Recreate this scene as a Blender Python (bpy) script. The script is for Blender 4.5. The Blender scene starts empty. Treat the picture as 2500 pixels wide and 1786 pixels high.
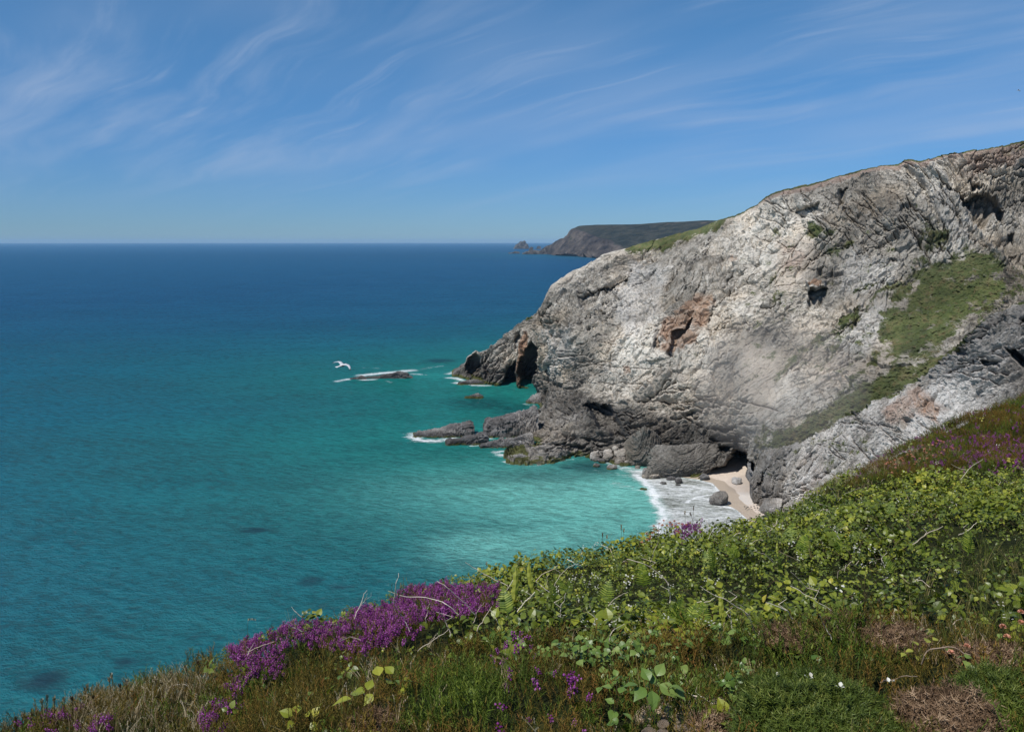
import bpy, math, random
import numpy as np
from math import radians as R
from mathutils import Matrix, Vector

# ------------------------------------------------------------------ camera, world, sun
sc = bpy.context.scene
COL = sc.collection
SW, SH, F = 2500.0, 1786.0, 1944.0          # photograph size and focal length in its pixels (28 mm lens)
H = 60.0                                    # eye height above the sea
PITCH = R(8.86)
cam = bpy.data.cameras.new('camera'); camo = bpy.data.objects.new('camera', cam); COL.objects.link(camo)
cam.sensor_width = 36; cam.lens = F / SW * 36; cam.clip_start = 0.05; cam.clip_end = 200000
camo.location = (0, 0, H); camo.rotation_euler = (R(90) - PITCH, 0, 0)
sc.camera = camo

SKY_S = 0.080; COV = (3.1, 1.7, 0); OFS = (-7, 3, 0); SKY_A = 46
SUN_EL, SUN_AZ = R(54), R(224)               # azimuth clockwise from +Y: behind the camera, to its left
sdir = Vector((math.sin(SUN_AZ) * math.cos(SUN_EL), math.cos(SUN_AZ) * math.cos(SUN_EL), math.sin(SUN_EL)))
sl = bpy.data.lights.new('sun', 'SUN'); sl.energy = 4.8; sl.angle = R(0.5); sl.color = (1.0, 0.965, 0.91)
so = bpy.data.objects.new('sun', sl); COL.objects.link(so); so.rotation_euler = sdir.to_track_quat('Z', 'Y').to_euler()

vs = sc.view_settings
sc.display_settings.display_device = 'sRGB'
vs.view_transform = 'Standard'; vs.look = 'None'; vs.exposure = 0; vs.gamma = 1; vs.use_curve_mapping = False
sc.cycles.max_bounces = 6; sc.cycles.diffuse_bounces = 2; sc.cycles.glossy_bounces = 2
sc.cycles.transmission_bounces = 3; sc.cycles.volume_bounces = 0; sc.cycles.transparent_max_bounces = 6

class NT:
    """small node-tree writer"""
    def __init__(s, tree): s.t = tree; s.t.nodes.clear()
    def n(s, typ, ins=None, **kw):
        nd = s.t.nodes.new(typ)
        for k, v in kw.items(): setattr(nd, k, v)
        for k, v in (ins or {}).items(): s.put(nd.inputs[k], v)
        return nd
    def put(s, sock, v):
        if isinstance(v, bpy.types.NodeSocket): s.t.links.new(v, sock)
        elif isinstance(v, bpy.types.Node): s.t.links.new(v.outputs[0], sock)
        else:
            if sock.type == 'RGBA' and len(v) == 3: v = (*v, 1)
            sock.default_value = v
    def math(s, op, a, b=0.0, c=0.0, clamp=False):
        nd = s.n('ShaderNodeMath', operation=op, use_clamp=clamp)
        for i, v in enumerate((a, b, c)): s.put(nd.inputs[i], v)
        return nd.outputs[0]
    def vmath(s, op, a, b=(0, 0, 0)):
        nd = s.n('ShaderNodeVectorMath', operation=op); s.put(nd.inputs[0], a)
        if op == 'SCALE': s.put(nd.inputs['Scale'], b)
        else: s.put(nd.inputs[1], b)
        return nd.outputs['Value'] if op in ('DOT_PRODUCT', 'LENGTH') else nd.outputs[0]
    def mix(s, f, a, b, mode='MIX'):
        nd = s.n('ShaderNodeMix', data_type='RGBA', blend_type=mode); s.put(nd.inputs[0], f)
        s.put(nd.inputs[6], a); s.put(nd.inputs[7], b); return nd.outputs[2]
    def noise(s, vec, scale, detail=4, rough=0.55, dist=0.0, out=0):
        return s.n('ShaderNodeTexNoise', {'Vector': vec, 'Scale': scale, 'Detail': detail, 'Roughness': rough, 'Distortion': dist}).outputs[out]
    def ramp(s, f, stops, interp='LINEAR'):
        nd = s.n('ShaderNodeValToRGB', {0: f}); cr = nd.color_ramp; cr.interpolation = interp
        while len(cr.elements) < len(stops): cr.elements.new(0.5)
        for e, (p, c) in zip(cr.elements, stops):
            e.position = p; e.color = (*c, 1) if hasattr(c, '__len__') else (c, c, c, 1)
        return nd.outputs[0]
    def map(s, v, a, b, c=0.0, d=1.0, smooth=True):
        nd = s.n('ShaderNodeMapRange', interpolation_type='SMOOTHSTEP' if smooth else 'LINEAR')
        for i, x in enumerate((v, a, b, c, d)): s.put(nd.inputs[i], x)
        return nd.outputs[0]
    def attr(s, name, out='Fac'): return s.n('ShaderNodeAttribute', attribute_name=name).outputs[out]
    def pos(s): return s.n('ShaderNodeNewGeometry').outputs['Position']
    def scale3(s, v, x, y, z): return s.vmath('MULTIPLY', v, (x, y, z))
    def out(s, surf=None, vol=None):
        o = s.n('ShaderNodeOutputMaterial')
        if surf is not None: s.put(o.inputs['Surface'], surf)
        if vol is not None: s.put(o.inputs['Volume'], vol)

def new_mat(name):
    m = bpy.data.materials.new(name); m.use_nodes = True
    return m, NT(m.node_tree)

w = bpy.data.worlds.new('World'); sc.world = w; w.use_nodes = True
t = NT(w.node_tree)
sky = t.n('ShaderNodeTexSky', sky_type='NISHITA'); sky.sun_disc = False
sky.sun_elevation = SUN_EL; sky.sun_rotation = SUN_AZ; sky.altitude = 60
sky.air_density = 1.0; sky.dust_density = 0.0; sky.ozone_density = 3.0
gen = t.n('ShaderNodeTexCoord').outputs['Generated']
sx = t.n('ShaderNodeSeparateXYZ', {0: gen})
el = t.math('MAXIMUM', sx.outputs[2], 0.0)
# clouds: a high thin layer, looked up where the view direction meets it
den = t.math('ADD', el, 0.16)
pl = t.n('ShaderNodeCombineXYZ', {0: t.math('DIVIDE', sx.outputs[0], den), 1: t.math('DIVIDE', sx.outputs[1], den)}).outputs[0]
rot = t.n('ShaderNodeVectorRotate', {'Vector': pl, 'Angle': R(SKY_A)}, rotation_type='Z_AXIS').outputs[0]; rot = t.vmath('ADD', rot, OFS)
warp = t.vmath('ADD', rot, t.vmath('SCALE', t.vmath('SUBTRACT', t.noise(rot, 0.9, 2, out=1), (.5, .5, .5)), 0.55))
st1 = t.noise(t.scale3(warp, 0.40, 2.1, 1), 1.3, 7, 0.56)
st2 = t.noise(t.scale3(warp, 0.5, 4.0, 1), 2.3, 7, 0.62)
cov = t.noise(t.vmath('ADD', rot, COV), 0.55, 3)
c1 = t.math('MULTIPLY', t.map(st1, .44, .80), t.map(cov, .30, .54))
c2 = t.math('MULTIPLY', t.map(st2, .50, .85), t.map(cov, .32, .56))
fade = t.map(el, 0.0, 0.16)
cl = t.math('MULTIPLY', t.math('ADD', t.math('MULTIPLY', c1, .50), t.math('MULTIPLY', c2, .36), clamp=True), fade, clamp=True)
band = t.math('MULTIPLY', t.map(t.noise(t.scale3(rot, .35, 1.0, 1), 1.0, 3), .40, .72), t.math('MULTIPLY', fade, .30))
skyc = t.mix(1.0, sky.outputs[0], (0.52, 0.93, 1.20), 'MULTIPLY')
low = t.map(el, 0.0, 0.30, 1.0, 0.0)
skyc = t.mix(t.math('MULTIPLY', low, 0.9), skyc, t.mix(1.0, skyc, (0.66, 0.64, 0.90), 'MULTIPLY'))
cc = t.mix(t.math('ADD', cl, band, clamp=True), skyc, (5.4, 6.5, 8.6))
bg = t.n('ShaderNodeBackground', {'Color': cc, 'Strength': SKY_S})
wo = t.n('ShaderNodeOutputWorld'); t.put(wo.inputs[0], bg)

# ------------------------------------------------------------------ helpers
rng = np.random.default_rng(7)
random.seed(7)
cp, sp_ = math.cos(PITCH), math.sin(PITCH)

def ray(px, py):
    """world direction of a point of the photograph, with unit y"""
    du = (np.asarray(px, float) - SW / 2) / F; dv = (np.asarray(py, float) - SH / 2) / F
    yy = cp - dv * sp_
    return du / yy, (-sp_ - dv * cp) / yy
def P(px, py, Y):
    a, b = ray(px, py); Y = np.asarray(Y, float)
    return np.stack([a * Y, Y + 0 * a, H + b * Y], -1)
def Yw(py, z=0.0): return (z - H) / ray(SW / 2, py)[1]
def Pz(px, py, z=0.0): return P(px, py, Yw(py, z))
def project(p):
    p = np.asarray(p, float); x, y, z = p[..., 0], p[..., 1], p[..., 2] - H
    fw = y * cp - z * sp_; up = y * sp_ + z * cp
    fw = np.where(np.abs(fw) < 1e-6, 1e-6, fw)
    return SW / 2 + F * x / fw, SH / 2 - F * up / fw

def hsh(ix, iy, iz, seed=0):
    h = (ix.astype(np.uint32) * np.uint32(374761393) + iy.astype(np.uint32) * np.uint32(668265263)
         + iz.astype(np.uint32) * np.uint32(2147483647) + np.uint32((seed * 974634777) & 0xffffffff))
    h = (h ^ (h >> np.uint32(13))) * np.uint32(1274126177); h = (h ^ (h >> np.uint32(16))) * np.uint32(2246822519)
    h ^= h >> np.uint32(15)
    return h.astype(np.float32) / np.float32(4294967295)
def vnoise(p, seed=0):
    p = np.asarray(p, np.float32); i = np.floor(p).astype(np.int64); f = p - i
    f = f * f * f * (f * (f * 6 - 15) + 10)
    r = 0
    for dx in (0, 1):
        wx = f[..., 0] if dx else 1 - f[..., 0]
        for dy in (0, 1):
            wy = f[..., 1] if dy else 1 - f[..., 1]
            for dz in (0, 1):
                wz = f[..., 2] if dz else 1 - f[..., 2]
                r = r + wx * wy * wz * hsh(i[..., 0] + dx, i[..., 1] + dy, i[..., 2] + dz, seed)
    return r * 2 - 1
def fbm(p, oct=5, gain=.5, seed=0, ridged=False):
    a, s, tot = 1.0, 0, 0; p = np.asarray(p, np.float32)
    for o in range(oct):
        n = vnoise(p + 17.3 * o, seed + o)
        if ridged: n = 1 - 2 * np.abs(n)
        s = s + a * n; tot += a; a *= gain; p = p * 2.03
    return s / tot
def worley(p, seed=0):
    p = np.asarray(p, np.float32); i = np.floor(p).astype(np.int64)
    f1 = np.full(p.shape[:-1], 9., np.float32); f2 = f1.copy(); idv = np.zeros_like(f1)
    for dx in (-1, 0, 1):
        for dy in (-1, 0, 1):
            for dz in (-1, 0, 1):
                a, b, c = i[..., 0] + dx, i[..., 1] + dy, i[..., 2] + dz
                q = np.stack([a + hsh(a, b, c, seed), b + hsh(a, b, c, seed + 1), c + hsh(a, b, c, seed + 2)], -1) - p
                d = np.sqrt((q * q).sum(-1)); r = hsh(a, b, c, seed + 3)
                m = d < f1; f2 = np.where(m, f1, np.minimum(f2, d)); idv = np.where(m, r, idv); f1 = np.where(m, d, f1)
    return f1, f2, idv
def sstep(x, a, b):
    t_ = np.clip((x - a) / (b - a), 0, 1); return t_ * t_ * (3 - 2 * t_)

def tps(pts, vals, smooth=0.0):
    """thin-plate interpolation of scattered values in the plane"""
    pts = np.asarray(pts, float); vals = np.asarray(vals, float); sc_ = np.abs(pts).max(); q = pts / sc_
    def k(d2): return np.where(d2 > 1e-12, 0.5 * d2 * np.log(np.maximum(d2, 1e-12)), 0)
    n = len(q); A = np.zeros((n + 3, n + 3)); d2 = ((q[:, None] - q[None]) ** 2).sum(-1)
    A[:n, :n] = k(d2) + smooth * np.eye(n); A[:n, n] = 1; A[:n, n + 1:] = q; A[n, :n] = 1; A[n + 1:, :n] = q.T
    wv = np.linalg.solve(A, np.r_[vals, 0, 0, 0])
    def f(x, y):
        x = np.asarray(x, float) / sc_; y = np.asarray(y, float) / sc_
        r = wv[n] + wv[n + 1] * x + wv[n + 2] * y
        for j in range(n): r = r + wv[j] * k((x - q[j, 0]) ** 2 + (y - q[j, 1]) ** 2)
        return r
    return f
def poly_dist(x, y, pts, closed=True):
    """signed distance to a polygon (inside negative), or distance to a polyline"""
    x = np.asarray(x, float); y = np.asarray(y, float); pts = np.asarray(pts, float); n = len(pts)
    d = np.full(x.shape, 1e18); ins = np.zeros(x.shape, bool)
    for i in range(n if closed else n - 1):
        a, b = pts[i], pts[(i + 1) % n]; ex, ey = b - a; L = ex * ex + ey * ey + 1e-12
        tt = np.clip(((x - a[0]) * ex + (y - a[1]) * ey) / L, 0, 1)
        d = np.minimum(d, (x - a[0] - tt * ex) ** 2 + (y - a[1] - tt * ey) ** 2)
        if closed:
            c = (a[1] > y) != (b[1] > y)
            with np.errstate(divide='ignore', invalid='ignore'):
                ins ^= c & (x < (b[0] - a[0]) * (y - a[1]) / (b[1] - a[1] + 1e-12) + a[0])
    d = np.sqrt(d)
    return np.where(ins, -d, d) if closed else d
def inpoly(x, y, pts, soft=6.0): return 1 - sstep(poly_dist(x, y, pts), -soft, soft)
def side(x, y, pts):
    """signed distance to an open polyline, positive on its left"""
    pts = np.asarray(pts, float); d = np.full(np.shape(x), 1e18); s = np.zeros(np.shape(x))
    for a, b in zip(pts[:-1], pts[1:]):
        ex, ey = b - a; L = ex * ex + ey * ey
        tt = np.clip(((x - a[0]) * ex + (y - a[1]) * ey) / L, 0, 1)
        dd = (x - a[0] - tt * ex) ** 2 + (y - a[1] - tt * ey) ** 2
        m = dd < d - 1e-9; d = np.where(m, dd, d); s = np.where(m, np.sign(ex * (y - a[1]) - ey * (x - a[0])), s)
    return np.sqrt(d) * s
def curve(pts, n, jag=0):
    pts = np.asarray(pts, float); L = np.r_[0, np.cumsum(np.hypot(*np.diff(pts, axis=0).T))]; L /= L[-1]
    u = np.linspace(0, 1, n); return np.stack([np.interp(u, L, pts[:, 0]), np.interp(u, L, pts[:, 1])], -1)

def mesh(name, V, Fc, mats, attrs=None, smooth=False, parent=None, matidx=None, sizes=None):
    V = np.asarray(V, np.float32).reshape(-1, 3); me = bpy.data.meshes.new(name)
    Fc = np.asarray(Fc, np.int32)
    if sizes is None: k = Fc.shape[1]; nf = len(Fc); starts = np.arange(nf, dtype=np.int32) * k
    else: sizes = np.asarray(sizes, np.int32); nf = len(sizes); starts = np.r_[0, np.cumsum(sizes)[:-1]].astype(np.int32)
    me.vertices.add(len(V)); me.vertices.foreach_set('co', V.ravel())
    me.loops.add(Fc.size); me.loops.foreach_set('vertex_index', Fc.ravel())
    me.polygons.add(nf); me.polygons.foreach_set('loop_start', starts)
    me.update(calc_edges=True)
    if matidx is not None: me.polygons.foreach_set('material_index', np.asarray(matidx, np.int32))
    me.polygons.foreach_set('use_smooth', np.full(nf, bool(smooth)))
    for k_, v in (attrs or {}).items():
        v = np.asarray(v, np.float32)
        if v.ndim == 2:
            a = me.attributes.new(k_, 'FLOAT_COLOR', 'POINT'); a.data.foreach_set('color', np.c_[v, np.ones(len(v))].astype(np.float32).ravel())
        else: a = me.attributes.new(k_, 'FLOAT', 'POINT'); a.data.foreach_set('value', v.ravel())
    for m in (mats if isinstance(mats, (list, tuple)) else [mats]): me.materials.append(m)
    me.validate(); o = bpy.data.objects.new(name, me); COL.objects.link(o)
    if parent: o.parent = parent
    return o
def grid_faces(nr, nc):
    i = np.arange(nr * nc).reshape(nr, nc)
    return np.stack([i[:-1, :-1], i[:-1, 1:], i[1:, 1:], i[1:, :-1]], -1).reshape(-1, 4)
def grid_normals(G):
    du = np.gradient(G, axis=1); dv = np.gradient(G, axis=0); n = np.cross(du, dv)
    return n / (np.linalg.norm(n, axis=-1, keepdims=True) + 1e-9)
def tag(o, label=None, cat=None, group=None, kind=None):
    if label: o['label'] = label
    if cat: o['category'] = cat
    if group: o['group'] = group
    if kind: o['kind'] = kind
    return o

# ------------------------------------------------------------------ rock material
def rock_material(name, dark=(.112, .100, .085), mid=(.37, .338, .288), light=(.73, .685, .605), far=1.0, tint=None):
    m, t = new_mat(name); p = t.pos()
    p1 = t.vmath('SCALE', p, 1.0 / far)
    w1 = t.vmath('ADD', p1, t.vmath('SCALE', t.noise(p1, .13, 4, out=1), 3.2)); w1 = t.n('ShaderNodeVectorRotate', {'Vector': w1, 'Angle': t.map(t.noise(p1, .022, 1), .42, .58, -.15, .95)}, rotation_type='Y_AXIS').outputs[0]
    lin = t.noise(t.scale3(w1, .16, .35, 1.15), 1.0, 6, .62)           # bedding
    lin2 = t.noise(t.scale3(w1, .9, .5, 2.6), 1.0, 4, .65)
    big = t.noise(p1, .035, 4, .5)
    med = t.noise(p1, .35, 5, .62)
    fine = t.noise(t.scale3(w1, 1.0, 1.4, 2.7), 1.0, 6, .78)
    v = t.math('ADD', t.math('MULTIPLY', lin, .24), t.math('MULTIPLY', med, .28))
    v = t.math('ADD', v, t.math('MULTIPLY', fine, .34)); v = t.math('ADD', v, t.math('MULTIPLY', lin2, .14)); v = t.math('ADD', v, t.math('MULTIPLY', t.math('SUBTRACT', big, .455), .55))
    col = t.ramp(v, [(.36, dark), (.44, tuple(a * .6 + b * .4 for a, b in zip(mid, dark))), (.50, mid), (.565, tuple(a * .5 + b * .5 for a, b in zip(mid, light))), (.66, light)])
    # warm and cool drifts of the stone
    col = t.mix(t.map(t.noise(t.vmath('ADD', p1, (31, 7, 3)), .06, 4), .45, .68, 0, .5), col, t.mix(1.0, col, (1.14, 1.0, .84), 'MULTIPLY'))
    col = t.mix(t.map(t.noise(t.vmath('ADD', p1, (3, 47, 9)), .8, 5, .7), .60, .70, 0, .30), col, (.25, .135, .07))
    crack = t.noise(t.scale3(w1, .32, .5, 1.3), 1.0, 6, .72); col = t.mix(t.map(t.math('ABSOLUTE', t.math('SUBTRACT', crack, .5)), 0.0, .020, .45, 0), col, (.045, .042, .040))
    wn = t.noise(p1, .22, 7, .68)
    def fac(name_, lo=.35, hi=.65, amt=1.0, k=1.5):
        a = t.attr(name_); x = t.math('ADD', a, t.math('MULTIPLY', t.math('SUBTRACT', t.math('ADD', t.math('MULTIPLY', wn, .68), t.math('MULTIPLY', fine, .32)), .5), k))
        return t.math('MULTIPLY', t.map(x, lo, hi), amt)
    col = t.mix(fac('pale', .2, .9, .75), col, t.mix(fine, (.42, .40, .37), (.78, .76, .72)))
    col = t.mix(fac('tan', .25, .85, .75), col, t.mix(fine, (.40, .34, .27), (.66, .57, .47)))
    col = t.mix(fac('soil', .35, .7, .85), col, t.mix(med, (.17, .11, .08), (.52, .39, .32)))
    col = t.mix(fac('rust', .35, .7, .8), col, t.mix(med, (.16, .085, .05), (.56, .34, .21)))
    col = t.mix(fac('wet', .2, .75, .92), col, t.mix(1.0, col, (.38, .375, .38), 'MULTIPLY'))
    col = t.mix(fac('weed', .4, .6, .9), col, t.mix(med, (.03, .032, .008), (.14, .15, .03)))
    gcol = t.ramp(t.math('ADD', t.math('MULTIPLY', med, .6), t.math('MULTIPLY', t.noise(p1, .12, 3), .4)),
                  [(.36, (.040, .045, .016)), (.45, (.070, .088, .022)), (.53, (.105, .120, .034)), (.62, (.165, .145, .06))])
    gcol = t.mix(t.map(fine, .35, .7, 0, .5), gcol, (.055, .10, .022)); gcol = t.mix(t.map(t.noise(p1, .55, 5, .7), .50, .66, 0, .75), gcol, (.15, .115, .05)); gcol = t.mix(t.map(t.noise(p1, .8, 5, .75), .56, .66, 0, .8), gcol, (.025, .035, .012))
    gf = fac('grass', .42, .62, .95, 3.6)
    col = t.mix(gf, col, gcol)
    if tint: col = t.mix(1.0, col, tint, 'MULTIPLY')
    h = t.math('ADD', t.math('MULTIPLY', lin2, .35), t.math('ADD', t.math('MULTIPLY', fine, .50), t.math('MULTIPLY', med, .8)))
    bp = t.n('ShaderNodeBump', {'Strength': 1.0, 'Distance': .9 * far, 'Height': h})
    b = t.n('ShaderNodeBsdfPrincipled', {'Base Color': col, 'Roughness': .82, 'Normal': bp, 'Specular IOR Level': .25})
    t.out(b); return m
M_rock = rock_material('cliff_rock')
M_spur = rock_material('spur_rock', dark=(.11, .102, .095), mid=(.32, .30, .275), light=(.66, .635, .60))
M_tip = rock_material('tip_rock', dark=(.07, .064, .055), mid=(.22, .20, .17), light=(.46, .43, .38))
M_sea_rock = rock_material('sea_rock', dark=(.055, .052, .05), mid=(.20, .19, .185), light=(.46, .45, .43))

def facets(p, seed=0):
    """angular blocks: every cell is a plane of its own tilt; returns height and closeness to the joint"""
    p = np.asarray(p, np.float32); i = np.floor(p).astype(np.int64)
    f1 = np.full(p.shape[:-1], 9., np.float32); f2 = f1.copy(); hh = np.zeros_like(f1)
    for dx in (-1, 0, 1):
        for dy in (-1, 0, 1):
            for dz in (-1, 0, 1):
                a, b, c = i[..., 0] + dx, i[..., 1] + dy, i[..., 2] + dz
                h0, h1, h2 = hsh(a, b, c, seed), hsh(a, b, c, seed + 1), hsh(a, b, c, seed + 2)
                q = p - np.stack([a + h0, b + h1, c + h2], -1); d = np.sqrt((q * q).sum(-1))
                k = np.stack([hsh(a, b, c, seed + 4), hsh(a, b, c, seed + 5), hsh(a, b, c, seed + 6)], -1) - .5
                h = (q * k).sum(-1) * 1.5 + (hsh(a, b, c, seed + 3) - .5) * .8
                m = d < f1; f2 = np.where(m, f1, np.minimum(f2, d)); hh = np.where(m, h, hh); f1 = np.where(m, d, f1)
    return hh, 1 - sstep(f2 - f1, 0, .07)
def rock_disp(Pw, sc_=1.0, seed=0, amp=1.0, seabed=None):
    """relief of bedded, jointed rock along the surface normal, in metres"""
    q = Pw / sc_
    wv = np.stack([fbm(q / 18, 3, seed=seed + 11), fbm(q / 18, 3, seed=seed + 12), fbm(q / 18, 3, seed=seed + 13)], -1)
    qw = q + wv * 2.6
    big = fbm(q / 26, 3, seed=seed) * 2.2 + fbm(qw / 11, 4, seed=seed + 4, ridged=True) * .9
    a = .40 + .8 * fbm(q / 80, 2, seed=seed + 7); ca, sa = np.cos(a), np.sin(a)      # dip of the beds, changing along the face
    along = qw[..., 0] * ca + qw[..., 2] * sa; acr = -qw[..., 0] * sa + qw[..., 2] * ca + .2 * qw[..., 1]
    zone = sstep(fbm(q / 20, 3, seed=seed + 17), -.35, .35)                            # massive here, thin-bedded there
    B3 = lambda u, v, w_: np.stack([along / u, acr / v, qw[..., 1] / w_], -1)
    h1, c1_ = facets(B3(7.5, 4.8, 6), seed + 20); h2, c2_ = facets(B3(3.0, 1.8, 2.6) + 5, seed + 30); h3, c3_ = facets(B3(1.25, .75, 1.1) + 9, seed + 44)
    blk = h1 * 1.4 - c1_ * .30 + h2 * .9 * (.6 + .6 * zone) - c2_ * .12 + h3 * .58
    s = acr + fbm(q / 5, 3, seed=seed + 5) * 1.0; fr = np.mod(s / 1.9, 1); fr2 = np.mod(s / .8 + .3, 1)
    bed = ((fr ** 2) * .26 + (fr2 ** 2) * .12) * (1 - .8 * zone)
    fine = fbm(np.stack([along / 2.2, acr / .62, qw[..., 1] / 1.4], -1), 4, .64, seed=seed + 40) * .60
    rough = sstep(fbm(q / 30, 3, seed=seed + 60), -.3, .4); deep = fbm(qw / 4.5, 3, seed=seed + 61); pits = -1.3 * sstep(deep, .32, .6) * rough
    return (big + bed + blk + pits + fine * (.6 + .9 * rough)) * sc_ * amp

def coons(left, top, bottom, right, nr, nc):
    """patch in picture coordinates; rows run bottom to top"""
    B, T = curve(bottom, nc), curve(top, nc); L, Rr = curve(left, nr), curve(right, nr)
    u = np.linspace(0, 1, nc)[None, :, None]; v = np.linspace(0, 1, nr)[:, None, None]
    S = (1 - v) * B[None] + v * T[None] + (1 - u) * L[:, None] + u * Rr[:, None]
    S -= (1 - u) * (1 - v) * B[0] + u * (1 - v) * B[-1] + (1 - u) * v * T[0] + u * v * T[-1]
    return S

# ------------------------------------------------------------------ the cliffs
def build_cliff(name, mat, S, depth, disp_fn, masks, feat=None, pad_top=14, back=90.0, drop=0.0, left_pad=10, wl_rows=6, amp_fn=None, seed=0, right_pad=0):
    nr, nc = S.shape[:2]; px, py = S[..., 0], S[..., 1]
    Y = depth(px, py)
    G0 = P(px, py, Y)
    N = grid_normals(G0)
    view = G0 - np.array([0, 0, H]); flip = np.sign(-(N * view).sum(-1, keepdims=True)); N = N * flip
    # smooth the normals by leaning them on the average one
    N = N + .5 * N.reshape(-1, 3).mean(0); N /= np.linalg.norm(N, axis=-1, keepdims=True)
    extra = feat(px, py) if feat else 0
    G = P(px, py, Y + extra)
    D = disp_fn(G0)
    if amp_fn is not None: D = D * amp_fn(px, py)
    G = G + N * D[..., None]
    # fold the top edge back over the land behind it, the left edge round the corner, the foot under water
    rows = [G]; Mx = [(px, py)]
    top = G[-1]; dirv = top - np.array([0, 0, H]); dirv[:, 2] = 0; dirv /= np.linalg.norm(dirv, axis=1, keepdims=True)
    for k in range(1, pad_top + 1):
        s = (k / pad_top) ** 2 * back
        z = top[:, 2] + .25 * sstep(s, 0, 3) - drop(px[-1]) * s * (.35 + .65 * sstep(s, 0, 30))
        q = top + dirv * s; q[:, 2] = z
        q[:, 2] += fbm(q / 6, 3, seed=5) * min(.6, s * .1); rows.append(q[None]); Mx.append((px[-1:], py[-1:] * 0 - 1))
    low = []
    bot = G[0]
    for k in range(wl_rows, 0, -1):
        q = bot.copy(); q[:, 2] -= 1.0 * k; q[:, 1] -= .25 * k; low.append(q[None])
    A = np.concatenate(low + rows, 0)
    PX = np.concatenate([px[:1]] * wl_rows + [px] + [px[-1:]] * pad_top, 0); PY = np.concatenate([py[:1]] * wl_rows + [py] + [py[-1:]] * pad_top, 0)
    if left_pad:
        e = A[:, :1]; cols = []
        for k in range(left_pad, 0, -1):
            s = (k / left_pad) ** 1.6 * 45
            q = e.copy(); q[..., 1] += s; q[..., 0] += .12 * s + .010 * s * s; q[..., 2] -= .10 * s
            q += (fbm(q / 5, 3, seed=9) * min(1.5, .3 * k))[..., None]; cols.append(q)
        A = np.concatenate(cols + [A], 1); PX = np.concatenate([PX[:, :1]] * left_pad + [PX], 1); PY = np.concatenate([PY[:, :1]] * left_pad + [PY], 1)
    if right_pad:
        e = A[:, -1:]; cols = []
        for k in range(1, right_pad + 1):
            s = (k / right_pad) ** 1.6 * 45
            q = e.copy(); q[..., 1] += s; q[..., 0] += .5 * s; cols.append(q)
        A = np.concatenate([A] + cols, 1); PX = np.concatenate([PX] + [PX[:, -1:]] * right_pad, 1); PY = np.concatenate([PY] + [PY[:, -1:]] * right_pad, 1)
    rown = np.arange(A.shape[0])[:, None] + 0 * PX
    istop = rown >= wl_rows + nr
    at = masks(PX, PY, A, istop)
    return tag(mesh(name, A, grid_faces(*A.shape[:2]), mat, {k: np.asarray(v, float).ravel() for k, v in at.items()}), kind='structure')

QUAL = 1.0
# --- main cliff face
C_bot = [(1233, 1119), (1250, 1133), (1288, 1136), (1351, 1133), (1403, 1116), (1432, 1116), (1462, 1128), (1530, 1140), (1600, 1144), (1660, 1164), (1720, 1172), (1800, 1174), (1840, 1182), (1880, 1200), (2000, 1215), (2300, 1240), (2700, 1260)]
C_left = [(1233, 1119), (1255, 1085), (1285, 1062), (1290, 1025), (1302, 1003), (1311, 975), (1305, 930), (1309, 880), (1304, 830), (1303, 795), (1312, 762)]
C_top = [(1312, 762), (1332, 724), (1345, 697), (1362, 685), (1384, 669), (1400, 659), (1414, 655), (1443, 639), (1473, 622), (1537, 603), (1616, 581), (1695, 561), (1748, 541), (1780, 531), (1801, 525), (1849, 501), (1870, 482), (1900, 469), (1949, 457), (1988, 449), (2040, 432), (2097, 418), (2146, 407), (2195, 402), (2209, 391), (2248, 394), (2279, 386), (2290, 381), (2392, 365), (2500, 345), (2700, 318)]
C_right = [(2700, 1260), (2700, 318)]
ctrl = [(px, py, Yw(py)) for px, py in [(1236, 1116), (1288, 1130), (1351, 1128), (1403, 1112), (1462, 1124), (1530, 1136), (1600, 1140), (1660, 1160), (1720, 1168), (1800, 1172), (1870, 1200), (1312, 975)]]
ctrl += [(1309, 880, 293), (1312, 770, 300), (1345, 695, 303), (1400, 658, 305), (1450, 635, 306), (1550, 600, 303), (1650, 575, 297), (1750, 541, 285), (1850, 500, 265), (1890, 472, 255), (2100, 418, 243),
         (2200, 398, 236), (2300, 380, 228), (2500, 345, 222), (2700, 318, 215),
         (1400, 850, 262), (1400, 1000, 240), (1350, 1050, 228), (1480, 1070, 220), (1500, 950, 240), (1600, 850, 236), (1600, 1020, 218), (1500, 740, 275), (1700, 680, 255), (1750, 850, 222), (1750, 1020, 206),
         (1890, 850, 209), (1900, 650, 232), (1880, 1020, 190), (2050, 620, 224), (2050, 800, 200), (2150, 520, 226), (2200, 640, 211), (2200, 800, 194), (2060, 990, 180), (2250, 880, 180), (2380, 620, 204), (2420, 740, 190), (2500, 740, 180),
         (2330, 500, 217), (2450, 480, 216), (2550, 600, 205), (2700, 700, 190), (2000, 1150, 178), (2300, 1100, 172), (2700, 1260, 160), (2700, 1000, 165)]
ctrl = np.array(ctrl, float)
C_depth = tps(ctrl[:, :2], ctrl[:, 2], 1e-4)

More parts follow.
